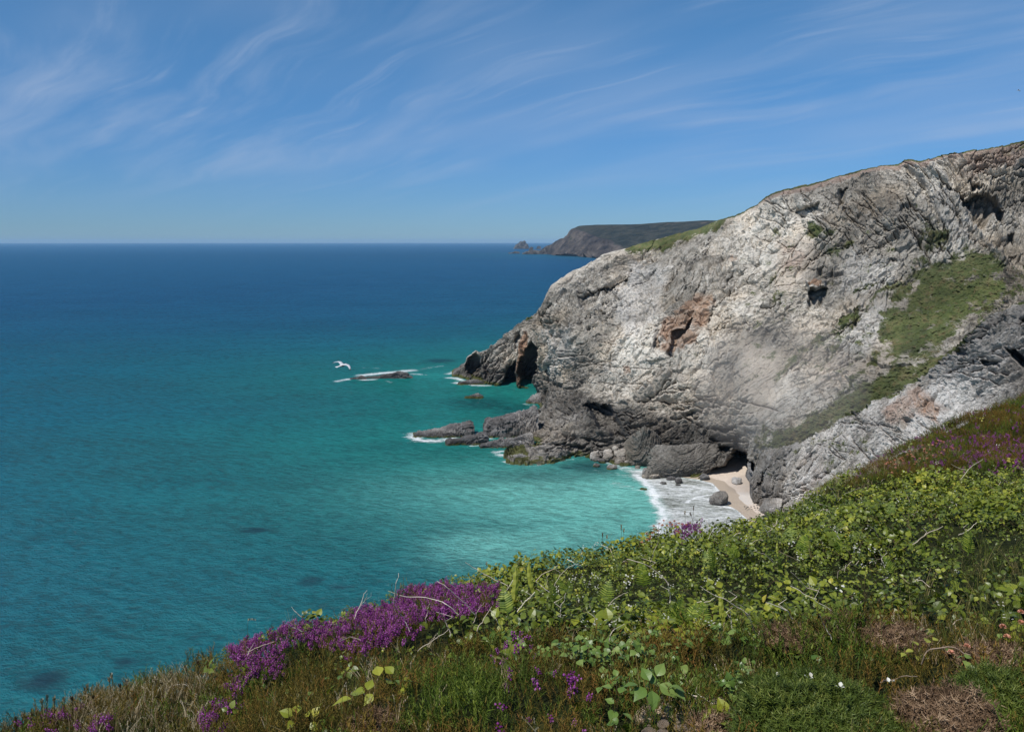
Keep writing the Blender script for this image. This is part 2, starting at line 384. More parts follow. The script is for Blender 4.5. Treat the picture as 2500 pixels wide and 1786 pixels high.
QUARRY = [(1605, 871), (1611, 791), (1641, 766), (1669, 730), (1694, 713), (1738, 711), (1750, 730), (1733, 791), (1716, 813), (1708, 846), (1661, 869), (1641, 880)]
GRASS = [
    ([(2363, 604), (2427, 628), (2451, 657), (2436, 681), (2470, 700), (2440, 735), (2392, 760), (2339, 800), (2300, 850), (2234, 888), (2145, 886), (2167, 822), (2153, 769), (2216, 723), (2251, 657), (2321, 635)], 1),
    ([(2258, 541), (2280, 540), (2318, 575), (2304, 604), (2269, 618), (2235, 628), (2251, 590)], .9),
    ([(2225, 500), (2235, 490), (2252, 512), (2235, 520)], .7), ([(2160, 545), (2225, 498), (2228, 506), (2168, 552)], .75),
    ([(1967, 555), (2016, 548), (2033, 565), (2055, 578), (2005, 585), (1977, 580)], 1),
    ([(2002, 600), (2069, 583), (2111, 590), (2150, 558), (2160, 566), (2125, 590), (2090, 610), (2051, 641), (1998, 632)], .72),
    ([(2037, 793), (2065, 762), (2100, 756), (2105, 783), (2058, 806)], 1),
    ([(2100, 690), (2150, 680), (2130, 720), (2105, 705)], .6),
    ([(2354, 848), (2316, 878), (2246, 930), (2205, 960), (2163, 976), (2108, 998), (2072, 1010), (2019, 1045), (1983, 1070), (1928, 1085), (1895, 1100), (1860, 1090), (1888, 1050), (1917, 1055), (1983, 1016), (2039, 975), (2100, 941), (2149, 919), (2177, 905), (2205, 903), (2260, 886), (2288, 868)], 1.35),
    ([(1845, 1055), (1865, 1030), (1900, 1060), (1890, 1090), (1850, 1095)], .8),
    ([(1533, 607), (1616, 583), (1695, 562), (1748, 541), (1768, 534), (1766, 545), (1722, 566), (1669, 581), (1616, 603), (1563, 606)], 2.0),
    ([(2450, 350), (2520, 335), (2520, 370), (2470, 380), (2430, 372)], .6),
    ([(2440, 690), (2500, 650), (2620, 640), (2620, 780), (2520, 740), (2440, 765), (2380, 800), (2390, 770)], .6),
    ([(1800, 900), (1830, 880), (1830, 960), (1812, 970)], .35), ([(1890, 870), (1960, 820), (2040, 800), (2050, 830), (1960, 870), (1930, 930), (1900, 1000), (1880, 960)], .42),
    ([(1690, 740), (1850, 700), (1900, 740), (1880, 900), (1750, 960), (1680, 900)], .12),
    ([(1880, 560), (1900, 555), (1905, 572), (1885, 575)], .8),
]
def fissures(px, py, boxes, seed):
    """short ledges and cracks: along each one the rock on one side stands proud of the other"""
    r_ = random.Random(seed); e = np.zeros_like(px)
    for (x0, y0, x1, y1, ang, n, a0) in boxes:
        for _ in range(n):
            cx, cy = r_.uniform(x0, x1), r_.uniform(y0, y1); an = R(ang + r_.gauss(0, 16)); L = r_.uniform(14, 60); a0_ = .85; pts = []
            for f in (-1, -.5, 0, .5, 1): pts.append((cx + math.cos(an) * L * f + r_.gauss(0, 2.5), cy - math.sin(an) * L * f + r_.gauss(0, 2.5)))
            m = (np.abs(px - cx) < L + 45) & (np.abs(py - cy) < L + 45)
            if not m.any(): continue
            sd_ = side(px[m], py[m], pts); d = np.abs(sd_); pd_ = poly_dist(px[m], py[m], [pts[0], pts[2], pts[4]], False)
            end = 1 - sstep(((px[m] - cx) ** 2 + (py[m] - cy) ** 2) ** .5, L * .8, L * 1.15); a = a0 * a0_ * r_.uniform(.3, 1.4)
            e[m] += end * (np.where(sd_ < 0, a * np.exp(-d / 7), -a * .35 * np.exp(-d / 16)) + a * .8 * np.exp(-(d / 1.5) ** 2))
    return e
def C_feat(px, py):
    e = fissures(px, py, [(1320, 680, 1560, 800, 30, 22, 1.5), (1330, 800, 1600, 960, 12, 30, 1.0), (1560, 600, 1900, 760, 50, 34, 1.4), (1600, 760, 1850, 960, 35, 26, 1.0), (1560, 960, 1850, 1120, 6, 34, 1.5), (1240, 1000, 1560, 1120, 2, 34, 1.5),
                          (1850, 480, 2250, 600, -40, 40, 1.1), (1900, 600, 2200, 720, 25, 26, 1.0), (2220, 400, 2350, 620, -55, 26, 1.5), (2330, 360, 2600, 660, 8, 60, 1.2), (1950, 720, 2150, 900, 40, 16, 1.0), (1300, 760, 1350, 1000, 80, 12, 1.6)], 41)
    jx = px + 7 * fbm(np.stack([px / 30, py / 30, px * 0], -1), 3, seed=70); jy = py + 7 * fbm(np.stack([px / 30, py / 30, px * 0], -1), 3, seed=80)
    def hole(poly, d, soft=5): return d * inpoly(jx, jy, poly, soft)
    e += hole([(1410, 728), (1470, 712), (1505, 690), (1530, 678), (1532, 700), (1480, 722), (1443, 752), (1414, 752)], 5)
    e += hole([(1425, 990), (1460, 984), (1491, 992), (1510, 1022), (1527, 1066), (1502, 1060), (1466, 1042), (1446, 1016)], 9)
    e += hole([(1352, 935), (1392, 938), (1384, 952), (1356, 948)], 4)
    e += hole([(1712, 1160), (1750, 1146), (1769, 1136), (1785, 1112), (1797, 1095), (1815, 1110), (1850, 1150), (1870, 1185), (1840, 1190), (1724, 1177)], 22)
    e += hole([(1792, 1060), (1800, 1058), (1800, 1100), (1790, 1100)], 4)
    e += hole([(2322, 455), (2353, 484), (2385, 474), (2410, 482), (2448, 520), (2446, 550), (2416, 528), (2404, 555), (2394, 580), (2371, 545), (2342, 495)], 8, 7)
    e += hole([(2366, 440), (2385, 455), (2400, 463), (2372, 462)], 4); e += hole([(2458, 588), (2470, 580), (2472, 610), (2460, 612)], 4)
    e += hole([(1945, 520), (1965, 508), (1998, 500), (2000, 527), (1975, 545), (1960, 535)], 3.5)
    e += hole([(2050, 478), (2065, 468), (2062, 505), (2050, 515)], 4)
    e += hole([(1972, 706), (2013, 692), (2019, 708), (2001, 742), (1978, 756), (1974, 730)], 5, 3)
    e -= hole([(1966, 684), (1985, 668), (2013, 672), (2016, 694), (1972, 707)], 4, 3)
    e += hole([(1995, 650), (2010, 645), (2006, 668), (1996, 664)], 3)
    e += hole([(1607, 866), (1611, 832), (1622, 826), (1621, 856)], 4, 2); e += hole([(1642, 820), (1672, 808), (1693, 783), (1690, 812), (1662, 838), (1645, 880), (1636, 872), (1646, 838)], 5, 2)
    e += hole(QUARRY, 1.0, 5)
    # the slanting rib at the upper right, and the gully beside it
    rib = [(2255, 395), (2300, 425), (2325, 460), (2350, 500), (2371, 540), (2400, 590), (2442, 628)]
    s = side(px, py, rib); e += 6.5 * np.where(s < 0, sstep(-s, -3, 9) * np.exp(-np.abs(s) / 90), -0.35 * np.exp(-s / 40))
    for ln, a, wd in [([(2215, 410), (2260, 470), (2300, 560)], 2.2, 8), ([(2130, 430), (2160, 500), (2190, 560)], -2.0, 16), ([(1930, 470), (1960, 560), (2010, 620)], 2.0, 12), ([(1540, 610), (1600, 690), (1620, 760)], 1.6, 12),
                      ([(1300, 1090), (1400, 1086), (1530, 1080)], 2.5, 5), ([(1330, 1050), (1420, 1068), (1500, 1072)], 2.5, 5), ([(1600, 1104), (1700, 1107), (1790, 1085)], 4, 5), ([(1745, 1050), (1795, 1040)], 4, 4),
                      ([(1850, 700), (1800, 850), (1780, 1000), (1795, 1090)], 1.6, 10), ([(1680, 1010), (1730, 995)], 3, 5), ([(1320, 790), (1380, 850), (1400, 930)], 1.2, 14), ([(1240, 1108), (1320, 1104), (1400, 1095)], 1.5, 4)]:
        d = poly_dist(jx, jy, ln, False); e += a * np.exp(-(d / wd) ** 2)
    gm = np.maximum(inpoly(px, py, GRASS[0][0], 14), inpoly(px, py, GRASS[8][0], 10)); e = e * (1 - .85 * gm) + gm * (.8 * fbm(np.stack([px / 9, py / 6, px * 0], -1), 4, .6, seed=811) + .9 * fbm(np.stack([px / 40, py / 40, px * 0], -1), 2, seed=812))
    return e
def C_amp(px, py):
    sm = inpoly(px, py, GRASS[0][0], 12) * .90
    sm = np.maximum(sm, inpoly(px, py, GRASS[8][0], 8) * .8); sm = np.maximum(sm, inpoly(px, py, GRASS[10][0], 5) * .85)
    sm = np.maximum(sm, inpoly(px, py, [(1790, 820), (1900, 850), (1960, 960), (1900, 1030), (1820, 1010)], 30) * .6)
    sm = np.maximum(sm, inpoly(px, py, [(1880, 570), (1990, 590), (1980, 680), (1890, 720)], 20) * .4)
    C = np.array(C_top, float); dt = py - np.interp(px, C[:, 0], C[:, 1])
    return (1 - sm) * (.22 + .78 * sstep(dt, 0, 26)) * (1 + .25 * sstep(px, 2200, 2400))
def C_masks(px, py, A, top):
    z = A[..., 2]; g = np.zeros_like(z)
    for pts, a in GRASS: g = np.maximum(g, .80 * a * (1 - sstep(poly_dist(px, py, pts), -30, 26)) ** .8 if len(pts) > 5 else .8 * a * inpoly(px, py, pts, 10))
    js = 10 * fbm(np.stack([px / 22, py / 22, px * 0], -1), 3, seed=815)
    for ln, a, wd in [([(2160, 690), (2080, 800), (1990, 900)], .62, 13), ([(2210, 810), (2120, 890), (2050, 960)], .66, 15), ([(2130, 640), (2060, 760)], .5, 10), ([(2250, 640), (2180, 760), (2140, 880)], .72, 22), ([(2040, 810), (1960, 850), (1890, 930)], .6, 16), ([(1960, 560), (1900, 640), (1870, 700)], .45, 7)]:
        g = np.maximum(g, a * np.exp(-(poly_dist(px + js, py + js * .4, ln, False) / wd) ** 2))
    g = np.maximum(g, .24 * inpoly(px, py, [(1780, 640), (2200, 560), (2300, 800), (2000, 1000), (1800, 1000)], 60))
    C = np.array(C_top, float); dtop = py - np.interp(px, C[:, 0], C[:, 1])
    g = np.maximum(g, (1 - sstep(dtop, 1.5, 4.5)) * sstep(px, 1740, 1790) * 1.2); g = np.where(top, np.where(px < 1525, 0, 1.3), g)
    tan = np.maximum(inpoly(px, py, [(1800, 800), (1900, 850), (1910, 1000), (1860, 1040), (1790, 960)], 35) * .8, inpoly(px, py, [(1890, 570), (1990, 580), (2000, 640), (1930, 730), (1880, 700)], 18) * .75)
    tan = np.maximum(tan, inpoly(px, py, [(2110, 870), (2150, 800), (2230, 800), (2240, 850), (2180, 900), (2030, 960), (1990, 980), (1960, 900), (2030, 830)], 22) * .7)
    tan = np.maximum(tan, .50 * inpoly(px, py, [(1600, 880), (1900, 760), (1960, 1040), (1600, 1080), (1400, 960)], 60))
    tan = np.maximum(tan, .5 * inpoly(px, py, [(1450, 632), (1537, 604), (1640, 598), (1560, 622), (1470, 640)], 6))
    tan = np.maximum(tan, .4 * inpoly(px, py, [(1640, 860), (1700, 850), (1720, 900), (1640, 930)], 15))
    C = np.array(C_top, float); dtop = py - np.interp(px, C[:, 0], C[:, 1])
    soil = np.where(dtop < 60, (1 - sstep(dtop, 3, 34)), 0) * sstep(px, 1750, 1900) * .75
    soil = np.maximum(soil, (1 - sstep(dtop, 20, 160)) * sstep(px, 2230, 2380) * .60)
    soil = np.maximum(soil, .55 * inpoly(px, py, [(1900, 590), (1980, 600), (1960, 660), (1900, 660)], 15)); soil = np.where(top, .3, soil)
    rust = np.maximum(inpoly(px, py, QUARRY, 18) * .62, .85 * inpoly(px, py, [(1968, 690), (1985, 670), (2006, 676), (1998, 694)], 4))
    for q in [(1790, 632, 20), (2238, 645, 9), (2140, 850, 12), (1812, 1075, 9), (1690, 1148, 20), (1535, 905, 22), (2020, 880, 10)]:
        rust = np.maximum(rust, .62 * np.exp(-(((px - q[0]) / q[2]) ** 2 + ((py - q[1]) / (q[2] * .8)) ** 2)))
    wet = (1 - sstep(z, 6, 17)) * (1 - sstep(px, 1700, 1900) * .6) * 1.0 + inpoly(px, py, [(1233, 1119), (1290, 1000), (1420, 960), (1530, 1020), (1560, 1060), (1540, 1140)], 25) * .5 + sstep(px, 2280, 2420) * (1 - sstep(py, 560, 640)) * .28  # wet towards the foot; the upper right term only darkens the rock
    wet = np.maximum(wet, .24 * inpoly(px, py, [(1900, 470), (2200, 410), (2290, 520), (2180, 600), (2000, 540)], 40))
    wet = np.maximum(wet, .28 * inpoly(px, py, [(1340, 700), (1450, 640), (1560, 650), (1540, 700), (1440, 760), (1340, 750)], 25))  # areas high on the face made darker through the wet mask
    weed = (1 - sstep(z, .6, 1.8)) * .62
    weed = np.maximum(weed, .9 * inpoly(px, py, [(1233, 1119), (1245, 1085), (1280, 1085), (1290, 1115), (1250, 1130)], 5))
    pale = np.zeros_like(z)
    for pts, a in [([(1540, 630), (1640, 650), (1610, 790), (1540, 850), (1490, 760)], .7), ([(1312, 800), (1400, 790), (1420, 880), (1330, 930)], .65), ([(2060, 600), (2200, 640), (2180, 720), (2040, 720)], .6), ([(2100, 730), (2200, 740), (2160, 830), (2050, 940), (2000, 930)], .6),
                   ([(2250, 420), (2290, 430), (2390, 600), (2360, 640), (2290, 560)], .55), ([(1560, 880), (1700, 900), (1680, 1000), (1540, 980)], .4)]: pale = np.maximum(pale, a * inpoly(px, py, pts, 24))
    wet = np.maximum(wet, .36 * inpoly(px, py, [(1380, 830), (1500, 800), (1540, 870), (1500, 950), (1390, 960)], 26))
    return dict(grass=g, tan=tan, soil=soil, rust=rust, wet=np.clip(wet, 0, 1), weed=weed, pale=pale)
S = coons(C_left, C_top, C_bot, C_right, int(640 * QUAL), int(980 * QUAL))
build_cliff('cliff', M_rock, S, C_depth, lambda q: rock_disp(q, 1.0, 3), C_masks, C_feat,
            drop=lambda px: np.interp(px, [1300, 1450, 1600, 1800, 2000], [.75, .35, .22, -.02, -.05]), amp_fn=C_amp, back=120)

# --- the tip of the headland, beyond the little cove
T_bot = [(1104, 919), (1140, 929), (1180, 931), (1187, 941), (1222, 946), (1262, 949), (1268, 952), (1312, 952), (1440, 952)]
T_top = [(1104, 915), (1118, 905), (1128, 893), (1137, 886), (1142, 872), (1152, 867), (1165, 861), (1190, 857), (1200, 847), (1230, 823), (1245, 806), (1275, 785), (1303, 767), (1345, 720), (1440, 680)]
T_left = [(1104, 919), (1104, 915)]; T_right = [(1440, 952), (1440, 680)]
tc = [(px, py, Yw(py)) for px, py in [(1104, 918), (1140, 926), (1187, 938), (1222, 943), (1262, 946), (1312, 949), (1440, 949)]]
tc += [(1142, 872, 350), (1190, 857, 348), (1245, 806, 346), (1303, 767, 343), (1345, 722, 340), (1440, 680, 338), (1240, 880, 336), (1300, 850, 334)]
tc = np.array(tc); T_depth = tps(tc[:, :2], tc[:, 2], 1e-4)
def T_feat(px, py):
    e1 = fissures(px, py, [(1150, 850, 1320, 940, 55, 34, 1.6), (1120, 870, 1200, 930, 80, 10, 1.2)], 45)
    j = 5 * fbm(np.stack([px / 14, py / 14, px * 0], -1), 3, seed=71); e = 0
    for poly, d in [([(1222, 950), (1236, 905), (1250, 890), (1259, 880), (1259, 950)], 22), ([(1272, 875), (1283, 850), (1297, 835), (1316, 855), (1330, 952), (1272, 940), (1265, 901)], 20),
                    ([(1137, 889), (1150, 872), (1164, 866), (1176, 876), (1176, 926), (1160, 925), (1144, 910)], 9), ([(1185, 900), (1192, 895), (1193, 925), (1184, 925)], 4), ([(1258, 830), (1268, 812), (1272, 830), (1262, 860)], 5)]:
        e = e + d * inpoly(px + j, py + j * .5, poly, 3)
    e = e - 3.5 * np.exp(-(poly_dist(px + j, py, [(1283, 812), (1268, 850), (1264, 940)], False) / 6) ** 2)
    return e + e1
def T_masks(px, py, A, top):
    z = A[..., 2]
    rust = .8 * inpoly(px, py, [(1258, 900), (1270, 830), (1280, 808), (1292, 815), (1290, 850), (1276, 880), (1290, 940), (1260, 940)], 5)
    return dict(grass=.8 * inpoly(px, py, [(1278, 785), (1295, 770), (1305, 775), (1290, 785)], 4) + 0 * z, tan=0.25 * inpoly(px, py, [(1200, 850), (1300, 770), (1330, 800), (1240, 850)], 20) + 0 * z, soil=.3 * np.exp(-((px - 1285) / 20) ** 2), rust=rust,
                wet=(1 - sstep(z, 4, 14)) * .7, weed=(1 - sstep(z, .6, 2.2)) * .7)
S = coons(T_left, T_top, T_bot, T_right, int(230 * QUAL), int(420 * QUAL))
build_cliff('headland_tip', M_tip, S, T_depth, lambda q: rock_disp(q, .8, 23), T_masks, T_feat, drop=lambda px: np.interp(px, [1100, 1200, 1440], [.05, .5, .6]),
            amp_fn=lambda px, py: .35 + .65 * sstep(px, 1110, 1190), back=40, left_pad=6)

# --- the nearer buttress whose edge runs up to the right
B_top = [(1836, 1150), (1842, 1135), (1852, 1118), (1868, 1102), (1880, 1095), (1928, 1084), (1983, 1067), (2019, 1043), (2072, 1008), (2108, 996), (2163, 974), (2205, 958), (2246, 929), (2285, 900), (2316, 876), (2354, 848), (2392, 806), (2430, 775), (2465, 750), (2500, 741), (2720, 690)]
B_bot = [(1836, 1185), (1842, 1240), (1865, 1246), (1890, 1256), (1930, 1330), (2100, 1300), (2400, 1150), (2720, 1100)]
B_left = [(1836, 1185), (1826, 1172), (1836, 1150)]; B_right = [(2720, 1100), (2720, 690)]
bc = [(1836, 1185, 178), (1842, 1240, Yw(1236)), (1890, 1256, Yw(1254)), (1930, 1310, Yw(1300)), (1842, 1150, 181), (1868, 1102, 180), (1928, 1084, 175), (1983, 1067, 170), (2072, 1008, 163), (2163, 974, 157), (2246, 929, 151), (2316, 876, 146), (2392, 806, 142), (2500, 741, 137), (2720, 690, 128),
      (1950, 1180, 163), (2100, 1100, 152), (2250, 1020, 142), (2400, 900, 136), (2500, 950, 126), (2720, 1100, 112), (2400, 1150, 120), (2100, 1300, 138)]
bc = np.array(bc); B_depth = tps(bc[:, :2], bc[:, 2], 1e-4)
def B_feat(px, py):
    e0 = fissures(px, py, [(2280, 780, 2600, 940, 8, 40, 1.1), (2050, 1000, 2350, 1120, -25, 30, .8), (1900, 1090, 2150, 1220, 30, 26, .7), (1840, 1130, 1950, 1260, 55, 16, .9)], 43)
    j = 6 * fbm(np.stack([px / 25, py / 25, px * 0], -1), 3, seed=72); e = 0
    for poly, d in [([(2480, 855), (2500, 870), (2520, 920), (2495, 890)], 6), ([(2400, 885), (2440, 880), (2436, 892), (2405, 894)], 2.5), ([(1846, 1175), (1860, 1150), (1870, 1200), (1862, 1215)], 3), ([(1880, 1215), (1900, 1222), (1905, 1246), (1880, 1238)], 4), ([(2330, 858), (2370, 858), (2366, 872), (2336, 868)], 2), ([(2455, 850), (2478, 856), (2500, 885), (2500, 900), (2470, 870)], 5)]:
        e = e + d * inpoly(px + j, py + j, poly, 3)
    return e + e0
def B_masks(px, py, A, top):
    z = A[..., 2]; g = np.where(top, 1.0, 0)
    C = np.array(B_top, float); d = py - np.interp(px, C[:, 0], C[:, 1])
    g = np.maximum(g, (1 - sstep(d, 0, 9)) * .62 * sstep(px, 1850, 1900)); g = np.maximum(g, .5 * inpoly(px, py, [(2430, 960), (2470, 955), (2460, 985), (2420, 975)], 8))
    g = np.maximum(g, .8 * np.exp(-(((px - 1878) / 9) ** 2 + ((py - 1158) / 6) ** 2))); g = np.maximum(g, .3 * inpoly(px, py, [(1900, 1090), (2100, 1010), (2150, 1100), (1950, 1200)], 30))
    soil = np.maximum(.62 * inpoly(px, py, [(2140, 1000), (2250, 940), (2330, 1000), (2250, 1030), (2180, 1050)], 18), .45 * inpoly(px, py, [(1940, 1120), (2000, 1090), (2040, 1180), (1960, 1220)], 18))
    return dict(grass=g, tan=.30 * inpoly(px, py, [(1880, 1100), (2100, 1020), (2250, 1000), (2150, 1150), (1950, 1250)], 30) + 0 * z, soil=soil, rust=.55 * inpoly(px, py, [(2250, 960), (2300, 1000), (2290, 1040), (2240, 1010)], 8) + 0 * z, wet=(1 - sstep(z, 3, 9)) * .6 * (1 - sstep(px, 1900, 2000)) + .3 * inpoly(px, py, [(2290, 870), (2400, 850), (2420, 930), (2320, 960)], 20), weed=0 * z)
S = coons(B_left, B_top, B_bot, B_right, int(420 * QUAL), int(760 * QUAL))
build_cliff('cliff_buttress', M_spur, S, B_depth, lambda q: rock_disp(q, .62, 53), B_masks, B_feat, drop=lambda px: 1.4 + 0 * px, back=25, left_pad=10)

# --- the long heather-covered headland some three kilometres off
fh_top = [(1318, 612), (1326, 606), (1333, 601), (1345, 597), (1357, 591), (1372, 584), (1386, 577), (1390, 572), (1392, 567), (1399, 560), (1404, 558), (1411, 553), (1420, 551), (1450, 549.5), (1563, 547), (1695, 539), (1722, 538), (1758, 539), (1900, 543), (2200, 556)]
fh_bot = [(1318, 619), (1344, 621), (1352, 624.5), (1400, 626), (1432, 629), (1460, 631.5), (1500, 640), (1600, 668), (1800, 700), (2200, 700)]
fc = [(px, py, Yw(py)) for px, py in [(1318, 618.5), (1344, 620.5), (1352, 624), (1400, 625.5), (1432, 628), (1460, 631)]]
fc += [(1326, 607, 3900), (1357, 591, 3800), (1390, 572, 3650), (1411, 553, 3600), (1450, 550, 3580), (1563, 547, 3400), (1695, 539, 3200), (1758, 539, 3100), (1900, 543, 2900), (2200, 556, 2500), (1430, 590, 3350), (1500, 600, 3050), (1600, 600, 2900), (1550, 645, 2450), (1700, 700, 1900), (2200, 700, 1500)]
fc = np.array(fc); F_depth = tps(fc[:, :2], fc[:, 2], 1e-4)
def F_masks(px, py, A, top):
    z = A[..., 2]
    gr = sstep(.62 * (px - 1385) - (py - 556) * 1.55, -15, 30) * 1.0
    gr = np.maximum(gr, .35 * inpoly(px, py, [(1357, 592), (1392, 572), (1440, 585), (1400, 600)], 10)); gr = np.where(top, 1, gr)
    return dict(heath=gr)
m, t = new_mat('far_headland'); p = t.pos(); fa = t.attr('heath')
n1 = t.noise(p, .02, 6, .6); n2 = t.noise(t.scale3(p, .012, .012, .004), 1, 5, .6)
rk = t.ramp(t.math('ADD', t.math('MULTIPLY', n1, .5), t.math('MULTIPLY', n2, .5)), [(.38, (.024, .023, .025)), (.5, (.065, .056, .052)), (.62, (.13, .110, .095))])
ht = t.ramp(n1, [(.4, (.018, .023, .020)), (.6, (.045, .046, .036))])
ht = t.mix(t.map(t.noise(t.scale3(p, .006, .02, .02), 1, 4), .63, .70, 0, .6), ht, (.22, .17, .13))
hf = t.map(t.math('ADD', fa, t.math('MULTIPLY', t.math('SUBTRACT', n1, .5), 1.4)), .35, .6)
c = t.mix(hf, rk, ht)
t.out(t.n('ShaderNodeBsdfPrincipled', {'Base Color': c, 'Roughness': .9, 'Specular IOR Level': .1, 'Normal': t.n('ShaderNodeBump', {'Strength': 1, 'Distance': 30, 'Height': n1})}))
def F_disp(q):
    s = fbm(q / np.array([160, 160, 700]), 4, seed=91, ridged=True)
    return s * 26 + fbm(q / 40, 4, .6, seed=95) * 12
S = coons([(1318, 619), (1318, 612)], fh_top, fh_bot, [(2200, 700), (2200, 556)], 120, 460)
build_cliff('far_headland', m, S, F_depth, F_disp, F_masks, None, drop=lambda px: .03 + 0 * px, back=1500, left_pad=4,
            amp_fn=lambda px, py: (1 - .93 * sstep(.62 * (px - 1385) - (py - 556) * 1.55, -15, 30)) * (.10 + .9 * sstep(px, 1330, 1400)), wl_rows=2)

# ------------------------------------------------------------------ the sea
ang = np.r_[np.linspace(-75, -36, 24)[:-1], np.linspace(-36, 36, 620), np.linspace(36, 75, 24)[1:]] * math.pi / 180
rr = np.r_[15 * 1.03 ** np.arange(64)]; rr = rr[rr < 95]
rr = np.r_[rr, np.geomspace(95, 420, 420), np.geomspace(425, 40000, 190)]
AA, RRr = np.meshgrid(ang, rr); X, Yv = np.sin(AA) * RRr, np.cos(AA) * RRr; Zv = 0 * X
PX, PY = project(np.stack([X, Yv, Zv], -1))
coast = np.array([(-60, -120), (-14, 0), (-6, 20), (12, 45), (60, 110), (75, 165)] + [tuple(Pz(a, b)[:2]) for a, b in [(1700, 1170), (1530, 1138), (1390, 1120), (1240, 1118), (1150, 1075), (1290, 990), (1310, 960), (1200, 938), (1107, 917)]] + [(60, 420), (500, 1200), (1200, 2200), (900, 2900), (330, 3100), (60, 3800), (900, 6000), (9000, 30000)])
cd = poly_dist(X, Yv, coast, False) + 260 * sstep(Yv, 430, 900)
bx = lambda *pts: np.array([tuple(Pz(a, b)[:2]) for a, b in pts])
swash_px = [(1425, 1108), (1462, 1122), (1530, 1136), (1600, 1140), (1660, 1160), (1720, 1166), (1750, 1176), (1770, 1200), (1790, 1235), (1815, 1256), (1850, 1290), (1830, 1345), (1585, 1345), (1618, 1262), (1600, 1222), (1590, 1192), (1555, 1166), (1490, 1138)]
jq = np.stack([X / 4, Yv / 4, Zv], -1); swash = inpoly(X + 1.3 * fbm(jq, 4, .6, seed=630), Yv + 1.3 * fbm(jq, 4, .6, seed=640), bx(*swash_px), 1.6)
sand = inpoly(X, Yv, bx((1540, 1150), (1600, 1155), (1680, 1166), (1750, 1176), (1800, 1235), (1870, 1290), (1830, 1350), (1600, 1345), (1625, 1262), (1604, 1222), (1590, 1192)), 2.5)
c0 = Pz(1500, 1215); milky = np.exp(-(((X - c0[0]) / 40) ** 2 + ((Yv - c0[1]) / 28) ** 2))
c0 = Pz(1420, 1200); milky = np.maximum(milky, .9 * np.exp(-(((X - c0[0]) / 40) ** 2 + ((Yv - c0[1]) / 22) ** 2)))
milky = np.maximum(milky, .8 * np.exp(-(poly_dist(X, Yv, bx((1600, 1250), (1450, 1290), (1300, 1330), (1200, 1330)), False) / 13) ** 2))
foam = (.66 + .16 * fbm(np.stack([X / 9, Yv / 4, Zv], -1), 3, seed=650)) * swash
jq = np.stack([X / 3, Yv / 3, Zv], -1); JX, JY = X + 1.1 * fbm(jq, 4, .6, seed=610), Yv + 1.1 * fbm(jq, 4, .6, seed=620)
def fl(pts, wd, a=1.0):
    global foam
    foam = np.maximum(foam, 1.12 * a * np.exp(-(poly_dist(JX, JY, bx(*pts), False) / (wd * 2.0)) ** 1.2))
fl([(1555, 1160), (1592, 1192), (1602, 1222), (1622, 1265), (1590, 1330)], 1.2, .95)
fl([(1706, 1171), (1740, 1180), (1760, 1202), (1772, 1230)], .55, .95); fl([(1680, 1226), (1700, 1212), (1765, 1202)], .6, .9); fl([(1755, 1232), (1797, 1243), (1832, 1276), (1850, 1300)], .9, .95)
fl([(1620, 1178), (1690, 1186), (1740, 1198)], 2.0, .75); fl([(1610, 1200), (1700, 1205)], 3.0, .70); fl([(1560, 1150), (1640, 1162)], 2.2, .82); fl([(1650, 1240), (1760, 1246)], 3, .68)
fl([(1420, 1108), (1470, 1124), (1530, 1142), (1580, 1158)], 1.6, .62); fl([(1450, 1150), (1520, 1160)], 2.5, .42); fl([(1500, 1180), (1590, 1200)], 2.2, .5)
fl([(1000, 1066), (1030, 1074), (1060, 1077), (1110, 1070)], 1.5, .85); fl([(1040, 1058), (1075, 1052)], .8, .8); fl([(1012, 1060), (1020, 1072)], 2.0, .8)
fl([(1150, 1088), (1180, 1086)], .7, .7); fl([(1215, 1104), (1250, 1098)], 1.0, .8); fl([(1215, 1110), (1240, 1112)], 1.0, .85); fl([(1232, 1126), (1248, 1132)], .9, .8); fl([(1190, 1068), (1205, 1074)], .8, .6)
fl([(1250, 1136), (1300, 1137), (1400, 1120)], .5, .55)
fl([(1098, 912), (1120, 905)], 2.2, .75); fl([(1092, 922), (1110, 922), (1135, 930)], 1.8, .75); fl([(1112, 934), (1160, 940), (1188, 941)], 1.4, .8); fl([(1030, 900), (1080, 893)], 1.5, .55); fl([(1010, 914), (1040, 914)], 1.3, .55)
fl([(826, 930), (850, 925), (880, 921)], 1.5, .8); fl([(880, 927), (915, 926)], 1.2, .85); fl([(885, 916), (920, 912), (960, 908), (1000, 904)], 2.6, .85); fl([(1004, 912), (1028, 913)], 1.2, .7); fl([(890, 897), (925, 899)], 1.2, .5)
fl([(945, 930), (958, 934)], 1, .5); fl([(1280, 985), (1302, 988)], 1, .6); fl([(1050, 1034), (1092, 1036)], 1, .42)
dark = 0 * X
